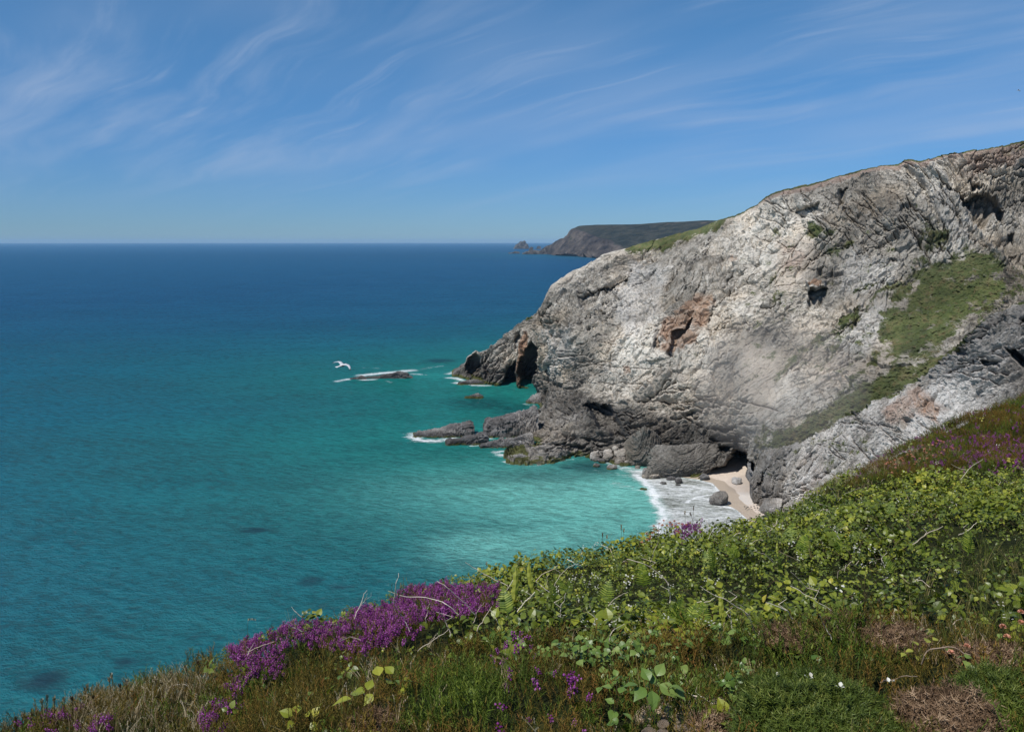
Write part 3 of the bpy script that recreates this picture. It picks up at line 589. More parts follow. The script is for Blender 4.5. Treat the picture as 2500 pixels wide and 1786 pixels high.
for a, b, sxm, sym, k in [(105, 1660, 2.0, 1.8, .95), (305, 1615, 1.1, .8, .7), (622, 1294, 2.2, 1.2, .7), (757, 1418, 1.7, 1.4, .6), (830, 1433, 1.5, .8, .5), (480, 1552, 1.0, .8, .3), (835, 1316, 1.5, 1.2, .3), (1386, 1142, 2.4, 1.6, .6), (1420, 1137, 2, 1.4, .5), (1075, 880, 9, 7, .75), (1360, 1190, 8, 6, .22),
                          (1180, 985, 13, 13, .55), (1250, 1000, 9, 14, .55), (1440, 1140, 6, 5, .6), (1110, 1100, 9, 6, .25), (1330, 1160, 12, 5, .35), (950, 1090, 14, 6, .12), (640, 1160, 30, 12, .12)]:
    q = Pz(a, b); sxm, sym, k = (sxm * 1.35, sym * 1.35, min(1, k * 1.25)) if Yw(b) < 210 and k > .28 else (sxm, sym, k); ex, ey = (X - q[0]), (Yv - q[1]); wb = 1 + .35 * fbm(np.stack([X / sxm, Yv / sym, Zv], -1)[...], 2, seed=int(a)) if k > .45 else 1
    dark = np.maximum(dark, k * np.exp(-((ex / sxm) ** 2 + (ey / sym) ** 2) ** 1.3 * wb))
M_sea, t = new_mat('sea_water'); p = t.pos()
cdv = t.attr('coast'); lg = t.math('LOGARITHM', t.math('ADD', cdv, 8), 10)     # 0.9 .. 4.6
wob = t.noise(t.scale3(p, .008, .018, 1), 1, 4)
lg = t.math('ADD', lg, t.math('MULTIPLY', t.math('SUBTRACT', wob, .5), .14))
body = t.ramp(t.map(lg, 1.0, 4.6, 0, 1, False), [(0, (.012, .180, .155)), (.17, (.007, .136, .122)), (.24, (.006, .114, .118)), (.32, (.005, .092, .124)), (.42, (.005, .072, .128)), (.54, (.005, .062, .135)), (.8, (.008, .082, .175)), (1, (.012, .100, .21))])
body = t.mix(t.math('MULTIPLY', t.attr('milky'), .9), body, (.16, .46, .40))
sandc = t.mix(t.noise(t.scale3(p, .15, .5, 1), 1, 4), (.17, .155, .125), (.30, .29, .26))
body = t.mix(t.math('MULTIPLY', t.attr('sand'), .9), body, sandc)
body = t.mix(t.attr('dark'), body, (.004, .030, .042))
fn = t.noise(t.scale3(p, .22, .50, 1), 1.0, 8, .72, 1.2); fn2 = t.noise(p, 1.5, 5, .7)
fa = t.math('ADD', t.attr('foam'), t.math('MULTIPLY', t.math('SUBTRACT', t.math('ADD', t.math('MULTIPLY', fn, .65), t.math('MULTIPLY', fn2, .35)), .5), 2.1))
ff = t.math('MULTIPLY', t.map(fa, .48, 1.0, 0, 1, False), .95)
wc = t.math('GREATER_THAN', t.noise(t.scale3(p, .25, .6, 1), 1.0, 5, .7), .835)      # a few scattered whitecaps
ff = t.math('ADD', ff, t.math('MULTIPLY', wc, .5), clamp=True)
col = t.mix(ff, body, (.80, .82, .82))
# waves: swell, wind chop and ripples
pd = t.vmath('ADD', p, t.vmath('SCALE', t.noise(p, .06, 2, out=1), 2.0))
r1 = t.n('ShaderNodeVectorRotate', {'Vector': pd, 'Angle': R(28)}, rotation_type='Z_AXIS').outputs[0]
r2 = t.n('ShaderNodeVectorRotate', {'Vector': pd, 'Angle': R(-12)}, rotation_type='Z_AXIS').outputs[0]
wv = t.math('ADD', t.math('MULTIPLY', t.noise(t.scale3(r1, .18, .50, 1), 1, 3, .5), .7), t.math('MULTIPLY', t.noise(t.scale3(r2, .45, 1.25, 1), 1, 4, .6), 1.0))
wv = t.math('ADD', wv, t.math('MULTIPLY', t.noise(t.scale3(r1, 1.3, 3.0, 1), 1, 5, .65), .42))
wv = t.math('ADD', wv, t.math('MULTIPLY', t.noise(t.scale3(r2, .03, .08, 1), 1, 2, .5), .35))
gust = t.map(t.noise(t.scale3(p, .004, .012, 1), 1, 4, .6), .35, .65, .8, 1.1)
bp = t.n('ShaderNodeBump', {'Strength': t.math('MULTIPLY', gust, 1.0), 'Distance': 1.0, 'Height': wv})
fr = t.n('ShaderNodeFresnel', {'IOR': 1.33, 'Normal': bp})
rf = t.math('MINIMUM', t.math('MULTIPLY', fr, .70), .16); rf = t.math('MULTIPLY', rf, t.math('SUBTRACT', 1.0, ff))
# ripple light and shade put into the colour: crests lighter, troughs darker
crest = t.map(wv, 1.00, 1.48, .72, 1.28)
colw = t.mix(1.0, col, t.n('ShaderNodeCombineColor', {0: crest, 1: crest, 2: crest}), 'MULTIPLY')
dif = t.n('ShaderNodeBsdfDiffuse', {'Color': t.mix(ff, colw, col), 'Normal': bp})
gl = t.n('ShaderNodeBsdfGlossy', {'Roughness': .16, 'Normal': bp, 'Color': (.9, .95, 1)})
t.out(t.n('ShaderNodeMixShader', {0: rf, 1: dif, 2: gl}))
V = np.stack([X, Yv, Zv], -1)
sea = mesh('sea', V, grid_faces(*X.shape), M_sea, dict(coast=cd.ravel(), milky=milky.ravel(), sand=sand.ravel(), dark=dark.ravel(), foam=foam.ravel()), smooth=True)
tag(sea, kind='structure')

# ------------------------------------------------------------------ the beach
edge = bx((1600, 1140), (1650, 1163), (1706, 1170), (1740, 1179), (1762, 1202), (1776, 1232), (1800, 1245), (1834, 1275), (1860, 1310), (1900, 1380))
gx, gy = np.meshgrid(np.linspace(25, 95, 260), np.linspace(110, 215, 300))
sd = side(gx, gy, edge); sd = np.where(np.isfinite(sd), sd, 0)
gz_ = np.clip(sd, -8, 40) * .07 * (1 - .35 * sstep(sd, 4, 14)) + .05 * fbm(np.stack([gx / 3, gy / 3, gx * 0], -1), 3, seed=2) * sstep(np.abs(sd), 0, 2)
flip = 1.0
M_sand, t = new_mat('sand'); p = t.pos()
wet = t.attr('wet'); n1 = t.noise(p, .5, 5, .6)
wf = t.map(t.math('ADD', wet, t.math('MULTIPLY', t.math('SUBTRACT', n1, .5), .22)), .48, .54)
sc1 = t.mix(n1, (.52, .43, .35), (.66, .56, .47)); sc1 = t.mix(t.map(t.noise(p, 3.0, 4), .58, .72, 0, .5), sc1, (.36, .30, .24))
sc1 = t.mix(t.math('MULTIPLY', t.attr('shingle'), t.map(t.noise(p, 5, 3), .4, .6, .35, .9)), sc1, (.52, .50, .47))
t.out(t.n('ShaderNodeBsdfPrincipled', {'Base Color': t.mix(wf, sc1, (.42, .345, .27)), 'Roughness': t.math('SUBTRACT', .9, t.math('MULTIPLY', wf, .45)), 'Normal': t.n('ShaderNodeBump', {'Strength': .9, 'Distance': .3, 'Height': t.noise(p, 1.6, 6, .7)})}))
bpx, bpy_ = project(np.stack([gx, gy, gz_], -1))
tag(mesh('beach', np.stack([gx, gy, gz_], -1), grid_faces(*gx.shape), M_sand, dict(wet=(1 - sstep(sd + .9 * fbm(np.stack([gx / 4, gy / 4, gx * 0], -1), 3, seed=44), 1.5, 5.5)).ravel(), shingle=(inpoly(bpx, bpy_, [(1780, 1205), (1830, 1200), (1840, 1230), (1800, 1240), (1775, 1225)], 6)).ravel()), smooth=True), kind='structure')

# ------------------------------------------------------------------ loose rocks
def rock_attrs(z, weed=.6, zw=1.2, wet=.7, zt=2.4, tan=0.0):
    return dict(wet=(1 - sstep(z, .4, zt)) * wet, weed=(1 - sstep(z, .2, zw)) * weed, tan=0 * z + tan)
def ledge_rock(name, x0, x1, pyb, prof, depth, label, cat='rock', group=None, cross=3.5, yaw=0.0, seed=1, rough=.9, mat=None, lean=0.0, weed=.6, wet=.7, n=110, zw=1.2, zt=2.4, tilt=0.0):
    a, b = Pz(x0, pyb), Pz(x1, pyb); wd = b[0] - a[0]; c = (a + b) / 2
    s, tt = np.meshgrid(np.linspace(-.04, 1.04, n), np.linspace(-1.15, 1.15, max(24, int(n * .55))))
    pr = np.array(prof, float); h = np.interp(s, pr[:, 0], pr[:, 1])
    cr = 1 - np.clip(np.abs(tt), 0, 1.15) ** cross
    e = sstep(s, -.04, 0.0) * sstep(-s, -1.04, -1.0)
    z = (h + 1.2) * np.maximum(cr, -.3) * e - 1.2 + tilt * tt * np.maximum(cr, 0)
    x = (s - .5) * wd; y = tt * depth / 2 + depth * .5 + lean * z
    ca, sa = math.cos(yaw), math.sin(yaw)
    G = np.stack([x * ca - y * sa, x * sa + y * ca, z], -1)
    N = grid_normals(G); N *= np.sign(N[..., 2:] + 1e-6)
    D = rock_disp(G + seed * 31.7 + c * .3, min(.5, .10 + .035 * wd), seed + 100) * rough
    G = G + N * D[..., None] + np.array([c[0], c[1], 0]) - np.array([0, 0, 0])
    o = mesh(name, G - [c[0], c[1], 0], grid_faces(*x.shape), mat or M_sea_rock, rock_attrs(G[..., 2].ravel(), weed, zw, wet, zt))
    o.location = (c[0], c[1], 0); return tag(o, label, cat, group)
def sphere_dirs(nu, nv):
    th, ph = np.meshgrid(np.linspace(0, 2 * math.pi, nu), np.linspace(-math.pi / 2, math.pi / 2, nv))
    return np.stack([np.cos(th) * np.cos(ph), np.sin(th) * np.cos(ph), np.sin(ph)], -1)
def boulder(name, pxc, pyb, wpx, hpx, label, cat='boulder', group=None, dr=.8, seed=1, z0=0.0, mat=None, Y=None, rot=0.0, lean=0.0, weed=.4, wet=.5, res=60, zw=.9, zt=1.8, tan=0, rough=1.0, sink=.25):
    c = Pz(pxc, pyb, z0) if Y is None else P(pxc, pyb, Y); k = c[1] / F * 1.02; wx, hz = wpx * k / 2, hpx * k / 2 * (1 + sink)
    d = sphere_dirs(res * 2, res); r_ = np.random.default_rng(seed)
    pn = r_.normal(size=(17, 3)); pn /= np.linalg.norm(pn, axis=1, keepdims=True); pd_ = r_.uniform(.72, 1.0, 17)
    pn = np.r_[pn, [[1, 0, 0], [-1, 0, 0], [0, 1, 0], [0, -1, 0], [0, 0, 1], [0, 0, -1]]]; pd_ = np.r_[pd_, [1] * 6]
    dots = d @ pn.T; rad = np.where(dots > .05, pd_ / np.maximum(dots, .05), 9); rad = np.minimum(-np.log(np.exp(-rad * 16).sum(-1)) / 16, 1.35)
    G = d * rad[..., None] * np.array([wx, wx * dr, hz]); G[..., 0] += lean * G[..., 2]
    cr_, sr_ = math.cos(rot), math.sin(rot); Gx = G[..., 0] * cr_ - G[..., 2] * sr_; Gz = G[..., 0] * sr_ + G[..., 2] * cr_; G[..., 0], G[..., 2] = Gx, Gz
    size = max(wx, hz); D = rock_disp(G + seed * 13.1, np.clip(size * .11, .04, .7), seed + 60) * .55 * rough
    G = G * (1 + (D / size)[..., None]); off = np.array([c[0], c[1] + wx * dr * (.6 if wpx < 120 else 1.25), c[2] + hz - hpx * k * sink * 1.0])
    o = mesh(name, G, grid_faces(*d.shape[:2]), mat or M_sea_rock, rock_attrs((G[..., 2] + off[2]).ravel(), weed, zw, wet, zt, tan)); o.location = off
    return tag(o, label, cat, group)

ledge_rock('sea_rock', 853, 893, 926, [(0, .2), (.3, .6), (.7, 1.1), (.95, .5), (1, .1)], 4, 'short low dark rock awash at the left end of the reef below the gull', cat='sea rock', seed=3, n=70, wet=1.1, zt=30, weed=.3, rough=.6)
ledge_rock('sea_rock', 897, 1004, 924, [(0, .1), (.2, .4), (.35, 1.0), (.6, 1.5), (.8, 2.0), (.88, 2.2), (.90, .9), (1, .5)], 4.5, 'long dark reef rock with white foam behind it, higher at its right end', cat='sea rock', seed=5, wet=1.1, zt=30, weed=.3)
ledge_rock('sea_rock', 1012, 1152, 1068, [(0, .4), (.2, .9), (.45, 1.3), (.6, 2.2), (.8, 2.9), (.96, 3.6), (1, 3.6)], 7, 'outermost tilted grey slab with brown weedy left end washed by foam', cat='sea rock', cross=4, yaw=.10, seed=7, tilt=.5)
ledge_rock('sea_rock', 1094, 1187, 1087, [(0, .9), (.3, 1.3), (.6, 2.1), (.97, 3.0), (1, 2.9)], 4.5, 'pale tilted slab with a crack, in front of the outermost slab', cat='sea rock', cross=4, yaw=.10, seed=9, tilt=.3)
ledge_rock('sea_rock', 1172, 1300, 1093, [(0, .8), (.3, 1.5), (.45, 2.7), (.47, 1.7), (.8, 2.8), (1, 3.4)], 4, 'narrow dark slab low in front of the big block beside the cliff foot', cat='sea rock', cross=4, yaw=.16, seed=11)
ledge_rock('sea_rock', 1188, 1312, 1068, [(0, 2.6), (.03, 4.0), (.35, 5.2), (.7, 6.6), (1, 8.4)], 9, 'big dark block of rock joining the tilted slabs to the cliff foot', cat='sea rock', cross=5, yaw=.08, seed=13, tilt=.8)
ledge_rock('sea_rock', 1236, 1294, 1134, [(0, .6), (.2, 1.6), (.6, 2.0), (1, 1.2)], 6, 'rounded rock with olive green seaweed at the corner of the rock platform', cat='sea rock', cross=2, seed=15, weed=1.3, zw=2.6, n=80)
ledge_rock('sea_rock', 1135, 1178, 974, [(0, .4), (.4, 1.0), (.7, 1.8), (1, .9)], 5, 'lone small brown rock in the calm water of the cove', cat='sea rock', cross=2, seed=17, weed=.9, n=70)
ledge_rock('sea_rock', 1120, 1182, 940, [(0, .4), (.3, 1.2), (.7, 1.6), (1, .7)], 7, 'low dark rock in foam at the foot of the headland tip', cat='sea rock', cross=2.4, seed=19, n=70)
ledge_rock('sea_rock', 1285, 1322, 986, [(0, .4), (.4, 2.4), (1, 3.6)], 7, 'small dark rock against the cliff where the cove ends', cat='sea rock', cross=2.4, seed=21, n=60)
ledge_rock('islet', 1257, 1289, 607.5, [(0, 12), (.12, 32), (.3, 42), (.42, 57), (.75, 60), (.82, 44), (.95, 32), (1, 10)], 80, 'larger of the two distant islets on the horizon', cat='islet', cross=4, seed=23, n=70, rough=9, weed=0, wet=.8, zt=400)
ledge_rock('islet', 1311, 1320.5, 608, [(0, 8), (.1, 22), (.9, 20), (1, 6)], 30, 'tiny distant islet between the large islet and the far headland', cat='islet', cross=4, seed=25, n=40, rough=6, weed=0, wet=.8, zt=400)
ledge_rock('sea_rock', 1243, 1268, 619, [(0, 2), (.5, 4), (.6, 10), (.68, 6), (.9, 8.5), (1, 3)], 20, 'flat distant reef left of the far headland tip', cat='sea rock', cross=3, seed=27, n=60, rough=4, weed=0, wet=.8, zt=400)
ledge_rock('sea_rock', 1279, 1352, 620.5, [(0, 2), (.06, 8), (.16, 13), (.22, 24), (.27, 30), (.30, 16), (.5, 12), (.75, 17), (1, 24)], 60, 'low jagged point of rock running out from the far headland', cat='sea rock', cross=3, seed=29, n=90, rough=7, weed=0, wet=.8, zt=400)

boulder('boulder', 1568, 1139, 86, 96, 'big rounded dark buttress boulder beside the surf, under the overhang', seed=31, lean=.12, res=110, mat=M_rock, wet=.95, zt=30, zw=.8, dr=.8, sink=.12, rough=1.3)
boulder('boulder', 1672, 1172, 166, 84, 'wide dark wedge of rock at the cliff foot left of the beach cave', seed=33, res=110, mat=M_rock, wet=1.15, zt=30, dr=.42, sink=.15, rot=.06, rough=1.6, lean=.25)
boulder('boulder', 1760, 1234, 44, 36, 'grey angular boulder alone on the wet sand at the swash edge', seed=35, res=60, dr=.8, mat=M_spur, z0=0, weed=.1, sink=.1)
boulder('boulder', 1884, 1262, 58, 44, 'grey boulder at the right edge of the beach above the green bank', seed=36, res=60, mat=M_spur, z0=1.2, weed=0, wet=.2, sink=.1)
boulder('boulder', 1802, 1180, 24, 13, 'small pale boulder on dry sand in the cave mouth', seed=37, res=40, mat=M_spur, z0=.6, weed=0, wet=.4)
boulder('boulder', 1722, 1171, 26, 15, 'dark boulder on the sand at the left corner of the beach cave', seed=38, res=40, z0=0.2, weed=0)
boulder('boulder', 1590, 1168, 36, 12, 'flat orange brown rock washed by white surf', seed=39, res=44, weed=.5, tan=.7, rough=1.5)
boulder('boulder', 1578, 1162, 22, 18, 'dark pointed rock just behind the orange brown one in the surf', seed=40, res=44)
boulder('boulder', 1658, 1180, 20, 15, 'black pointed rock in foam near the sand', seed=41, res=44, wet=1.0)
boulder('boulder', 1640, 1171, 26, 7, 'low flat black rock in foam left of the pointed one', seed=42, res=36, wet=1.0)
boulder('boulder', 1631, 1164, 26, 7, 'brownish rock at the foot of the dark wedge', seed=43, res=36, tan=.4)
boulder('boulder', 1656, 1185, 14, 3.5, 'smallest dark rock in the foam below the pointed one', seed=44, res=30, wet=1)
boulder('boulder', 1620, 1182, 16, 6, 'grey stone half buried in foam', seed=45, res=30)
boulder('boulder', 1495, 1146, 26, 11, 'dark brown rock in shallow water left of the surf', seed=46, res=36, weed=.7)
boulder('boulder', 1456, 1140, 15, 10, 'small brown rock left of the surf beneath the pale boulders', seed=47, res=36, weed=.6)
boulder('boulder', 1470, 1130, 22, 13, 'green brown weedy rock at the foot of the pale boulders', seed=48, res=36, weed=1.1)
boulder('boulder', 1557, 1144, 14, 8, 'little orange stone under the big rounded boulder', seed=49, res=30, tan=.7)
boulder('boulder', 1571, 1196, 18, 4, 'low dark rock in the shallows beyond the breaking wave', seed=50, res=30, weed=.8)
gr_ = np.random.default_rng(12)
for k in range(34):
    u_, v_ = gr_.random(), gr_.random(); px = 1448 + 82 * u_; py = 1124 + 12 * u_ - 44 * v_ * (.35 + .65 * u_); h0 = max(0, (1126 + 12 * u_ - py) * .095)
    s_ = gr_.uniform(9, 24) * (1 - .3 * v_)
    Yb = Yw(1126 + 12 * u_) + h0 * .9 + .3
    boulder('boulder', px, py, s_, s_ * .7, 'pale grey boulder in the rockfall left of the big rounded boulder', group='pale boulders heaped at the cliff foot', seed=200 + k, Y=Yb, res=24, mat=M_spur, weed=.5 if h0 < .8 else 0, wet=.4, dr=gr_.uniform(.6, 1.1), rot=gr_.uniform(-.4, .4), sink=.4)
for k, (a, b) in enumerate([(1818, 1237), (1822, 1240), (1834, 1238), (1841, 1236), (1848, 1234), (1850, 1241), (1843, 1240), (1826, 1238)]):
    boulder('stone', a, b, 4.2, 2.6, 'small grey stone lying on the pale sand', cat='stone', group='stones scattered on the sand', seed=300 + k, z0=.8, res=12, mat=M_spur, weed=0)

# ------------------------------------------------------------------ gulls
def simple_mat(name, col, rough=.7, spec=.3):
    m, t = new_mat(name); n_ = t.noise(t.pos(), 20, 3)
    c = t.mix(n_, tuple(x * .88 for x in col), tuple(min(1, x * 1.08) for x in col))
    t.out(t.n('ShaderNodeBsdfPrincipled', {'Base Color': c, 'Roughness': rough, 'Specular IOR Level': spec})); return m
M_gw, M_gg, M_gb, M_gy = simple_mat('white_feathers', (.62, .61, .60)), simple_mat('grey_feathers', (.46, .47, .50)), simple_mat('black_feathers', (.03, .03, .03)), simple_mat('yellow_beak', (.6, .35, .04))
def gull(loc, yaw, roll, pitch, scale, label):
    e = bpy.data.objects.new('gull', None); COL.objects.link(e); tag(e, label, 'gull')
    prof = [(-.34, .004, 0, .055), (-.27, .012, 0, .05), (-.20, .03, .0, .04), (-.10, .06, 0, .062), (0, .075, 0, .075), (.10, .068, .005, .066), (.17, .045, .015, .046), (.215, .042, .025, .042), (.26, .034, .028, .034), (.285, .014, .022, .014), (.335, .004, .012, .006)]
    nn = 16; th = np.linspace(0, 2 * math.pi, nn, endpoint=False); V = []
    for x, rz, zc, ry in prof:
        V += [(x, ry * math.cos(a), zc + rz * math.sin(a)) for a in th]
    V = np.array(V) * scale; m = len(prof); Fc = []
    for i in range(m - 1):
        for j in range(nn): Fc.append((i * nn + j, (i + 1) * nn + j, (i + 1) * nn + (j + 1) % nn, i * nn + (j + 1) % nn))
    b = mesh('body', V, Fc, [M_gw, M_gy], smooth=True, parent=e, matidx=[1 if i // nn >= m - 2 else 0 for i in range(len(Fc))])
    for sgn in (1, -1):
        st = [(0, .03, .11, -.10, .02), (.12, .075, .135, -.075, .02), (.28, .10, .17, -.02, .016), (.40, .085, .15, -.01, .012), (.52, .04, .09, -.04, .009), (.62, -.01, .01, -.07, .006), (.69, -.06, -.05, -.085, .003)]
        top, botv = [], []; nc_ = 7
        for (yy, zz, xl, xt, th_) in st:
            for j in range(nc_):
                f = j / (nc_ - 1); x = xl + (xt - xl) * f; cam_ = .018 * math.sin(math.pi * f)
                top.append((x, sgn * yy, zz + cam_ + th_ / 2 * math.sin(math.pi * min(1, f + .1)))); botv.append((x, sgn * yy, zz + cam_ - th_ / 2))
        ns = len(st); V = np.array(top + botv) * scale; Fc = []; mi = []
        o2 = ns * nc_
        for i in range(ns - 1):
            for j in range(nc_ - 1):
                a = i * nc_ + j; Fc.append((a, a + 1, a + nc_ + 1, a + nc_)); mi.append(1 if i >= ns - 2 else 2)
                Fc.append((o2 + a, o2 + a + nc_, o2 + a + nc_ + 1, o2 + a + 1)); mi.append(1 if i >= ns - 2 else 2)
            a = i * nc_; Fc.append((a, a + nc_, o2 + a + nc_, o2 + a)); mi.append(2); a += nc_ - 1; Fc.append((a, o2 + a, o2 + a + nc_, a + nc_)); mi.append(2)
        mesh('wing', V, Fc, [M_gw, M_gb, M_gg], smooth=True, parent=e, matidx=mi)
    V = np.array([(-.27, -.035, .008), (-.27, .035, .008), (-.42, .085, .0), (-.43, 0, .0), (-.42, -.085, 0), (-.27, 0, .02)]) * scale
    V = np.r_[V, V - [0, 0, .006 * scale]]
    mesh('tail', V, np.array([(0, 5, 3), (0, 3, 4), (5, 1, 3), (1, 2, 3), (6, 9, 11), (6, 10, 9), (11, 9, 7), (7, 9, 8), (2, 8, 3), (3, 8, 9), (3, 9, 4), (4, 9, 10), (0, 4, 10), (0, 10, 6), (1, 7, 2), (2, 7, 8)]), M_gw, parent=e)
    e.location = loc; e.rotation_euler = (roll, pitch, yaw); return e
gull(P(836, 892, 40), R(52), R(10), R(-4), 1.0, 'white gull gliding low over the sea above the reef')
gull(P(2487, 221, 190), R(-60), R(-15), 0, 1.0, 'tiny white gull high in the sky above the cliff top')

# ------------------------------------------------------------------ the green slope in front of the camera
fg = [(1250, 1786, 2.7), (1900, 1786, 2.45), (2500, 1786, 2.4), (600, 1786, 3.5), (50, 1790, 4.4), (-300, 1900, 4.2), (1250, 2300, 1.75), (2500, 2300, 1.6), (300, 2300, 2.0), (2900, 1786, 2.4),
      (50, 1782, 4.6), (400, 1655, 5.4), (560, 1590, 5.6), (700, 1545, 5.9), (1000, 1432, 6.8), (1150, 1385, 7.1), (1300, 1332, 7.6), (1500, 1312, 8.0), (1690, 1282, 8.8), (1900, 1232, 9.6), (2100, 1128, 11.6), (2300, 1030, 13.2), (2500, 958, 14.2), (2750, 860, 15),
      (1250, 1600, 3.75), (1250, 1450, 5.4), (1900, 1600, 3.35), (1900, 1400, 5.2), (2400, 1620, 3.0), (2400, 1400, 4.7), (2400, 1200, 7.0), (2100, 1250, 7.0), (800, 1650, 4.3), (900, 1540, 5.2), (1550, 1400, 6.0), (1600, 1540, 4.1), (2200, 1480, 4.2), (2750, 1400, 4.6), (2750, 1150, 8)]
fa_ = np.array(fg, float); W3 = P(fa_[:, 0], fa_[:, 1], fa_[:, 2])
fz = tps(W3[:, :2], W3[:, 2], 2e-5)
edge3 = P(*np.array([(50, 1782, 4.6), (400, 1655, 5.4), (560, 1590, 5.6), (700, 1545, 5.9), (1000, 1432, 6.8), (1150, 1385, 7.1), (1300, 1332, 7.6), (1500, 1312, 8.0), (1690, 1282, 8.8), (1900, 1232, 9.6), (2100, 1128, 11.6), (2300, 1030, 13.2), (2500, 958, 14.2), (2750, 860, 15)], float).T)[:, :2]
e0, e1 = edge3[0], edge3[1]; edge3 = np.r_[[e0 + (e0 - e1) * 12 + [0, -6]], [e0 + (e0 - e1) * 4], edge3, [edge3[-1] + [6, 6], edge3[-1] + [30, 30]]]
def gsurf(x, y, lump=True):
    x = np.asarray(x, float); y = np.asarray(y, float)
    d = side(x, y, edge3)                                  # positive beyond the edge
    xc, yc = x.copy(), y.copy()
    z = fz(np.clip(xc, -4, 14), np.clip(yc, .3, 16))
    z = np.clip(z, H - 12, H + 3)
    z = z - np.where(d > 0, np.minimum(.55 * d ** 1.35 * 1.6, 62), 0)
    if lump:
        q = np.stack([x, y, 0 * x], -1); z = z + .12 * fbm(q / .8, 3, seed=400) * sstep(y, 1.5, 4) + .06 * fbm(q / .26, 2, seed=410) - .07 * sstep(y, 4, 8)
    return z
def gpoint(px, py):
    """where the line of sight through a point of the photograph meets the slope"""
    px = np.atleast_1d(np.asarray(px, float)); py = np.atleast_1d(np.asarray(py, float)); a, b = ray(px, py)
    Ys = np.linspace(1.2, 17, 420)[:, None]; X_, Y_ = a * Ys, Ys + 0 * a; Z_ = H + b * Ys
    under = Z_ < gsurf(X_, Y_); k = np.argmax(under, 0); k = np.where(under.any(0), k, -1)
    y = np.where(k > 0, Ys[k, 0], np.nan); return np.stack([a * y, y, H + b * y], -1)

# ground sheet under the plants: fine near, and running down to the sea beyond the edge
def ground_grid(xs, ys):
    gx, gy = np.meshgrid(xs, ys); z = gsurf(gx, gy) - .16
    return gx, gy, np.maximum(z, -3)
xs = np.r_[np.linspace(-70, -6, 40)[:-1], np.linspace(-6, 14, 330), np.linspace(14, 60, 30)[1:]]
ys = np.r_[np.linspace(-40, .4, 20)[:-1], np.linspace(.4, 18, 300), np.linspace(18, 90, 60)[1:]]
gx, gy, gzz = ground_grid(xs, ys)
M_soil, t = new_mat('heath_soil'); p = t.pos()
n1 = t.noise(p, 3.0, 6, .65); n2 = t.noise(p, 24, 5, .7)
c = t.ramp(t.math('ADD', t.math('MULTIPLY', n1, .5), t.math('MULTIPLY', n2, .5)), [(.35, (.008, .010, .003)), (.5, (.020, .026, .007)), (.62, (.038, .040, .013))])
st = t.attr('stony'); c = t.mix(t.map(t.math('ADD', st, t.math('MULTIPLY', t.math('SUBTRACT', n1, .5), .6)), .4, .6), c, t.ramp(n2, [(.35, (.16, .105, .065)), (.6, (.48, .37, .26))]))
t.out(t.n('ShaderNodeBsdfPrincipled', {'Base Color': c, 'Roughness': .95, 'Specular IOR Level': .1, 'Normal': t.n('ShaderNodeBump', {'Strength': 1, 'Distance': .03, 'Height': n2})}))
gpx, gpy = project(np.stack([gx, gy, gzz], -1))
STONY = [(1540, 1800), (1560, 1758), (1620, 1742), (1700, 1740), (1770, 1748), (1800, 1800)]
lift = .13 * inpoly(gpx, gpy, STONY, 25) * (gy > 1)
g_o = mesh('ground', np.stack([gx, gy, gzz + lift], -1), grid_faces(*gx.shape), M_soil, dict(stony=inpoly(gpx, gpy, STONY, 20).ravel()), smooth=True)
tag(g_o, kind='structure')

# ---- leaf materials: colour by a per-plant random value
def leaf_mat(name, stops, trans=.35, rough=.45, spec=.35, vein=0.0):
    m, t = new_mat(name); r_ = t.attr('rnd')
    c = t.ramp(r_, stops); c = t.mix(t.map(t.noise(t.pos(), 60, 2), .4, .7, 0, .35), c, t.mix(1.0, c, (1.3, 1.2, .9), 'MULTIPLY'))
    pr = t.n('ShaderNodeBsdfPrincipled', {'Base Color': c, 'Roughness': rough, 'Specular IOR Level': spec})
    tr = t.n('ShaderNodeBsdfTranslucent', {'Color': t.mix(1.0, c, (1.25, 1.35, .6), 'MULTIPLY')})
    t.out(t.n('ShaderNodeMixShader', {0: trans, 1: pr, 2: tr})); return m
M_bramble = leaf_mat('bramble_leaves', [(0, (.021, .034, .005)), (.25, (.060, .088, .010)), (.55, (.138, .172, .017)), (.80, (.26, .275, .030)), (.90, (.36, .32, .05)), (.95, (.16, .07, .03)), (1, (.20, .09, .045))], .20, .40, .40)
M_ivy = leaf_mat('ivy_leaves', [(0, (.05, .10, .018)), (.5, (.11, .18, .035)), (1, (.20, .26, .07))], .2, .40, .40)
M_ling = leaf_mat('heath_shoots', [(0, (.030, .030, .006)), (.35, (.082, .068, .013)), (.6, (.175, .128, .026)), (.8, (.20, .090, .028)), (1, (.105, .135, .020))], .25, .7, .15)
M_moss = leaf_mat('green_shoots', [(0, (.025, .044, .007)), (.5, (.078, .125, .015)), (1, (.18, .215, .033))], .3, .6, .2)
M_grass = leaf_mat('grass_blades', [(0, (.035, .060, .010)), (.5, (.09, .115, .022)), (.75, (.20, .17, .06)), (1, (.34, .27, .15))], .3, .6, .2)
M_dry = leaf_mat('dry_grass', [(0, (.07, .055, .02)), (.4, (.16, .12, .06)), (.7, (.34, .27, .17)), (1, (.58, .50, .38))], .2, .7, .2)
M_bell = leaf_mat('heather_bells', [(0, (.06, .008, .055)), (.5, (.23, .038, .235)), (1, (.52, .18, .53))], .3, .6, .2)
M_gorse = leaf_mat('gorse_spines', [(0, (.024, .038, .007)), (.45, (.070, .105, .017)), (.8, (.135, .165, .03)), (1, (.27, .25, .08))], .2, .55, .25)
M_dead = leaf_mat('dead_spines', [(0, (.05, .030, .016)), (.5, (.16, .10, .06)), (1, (.40, .29, .19))], .05, .8, .15)
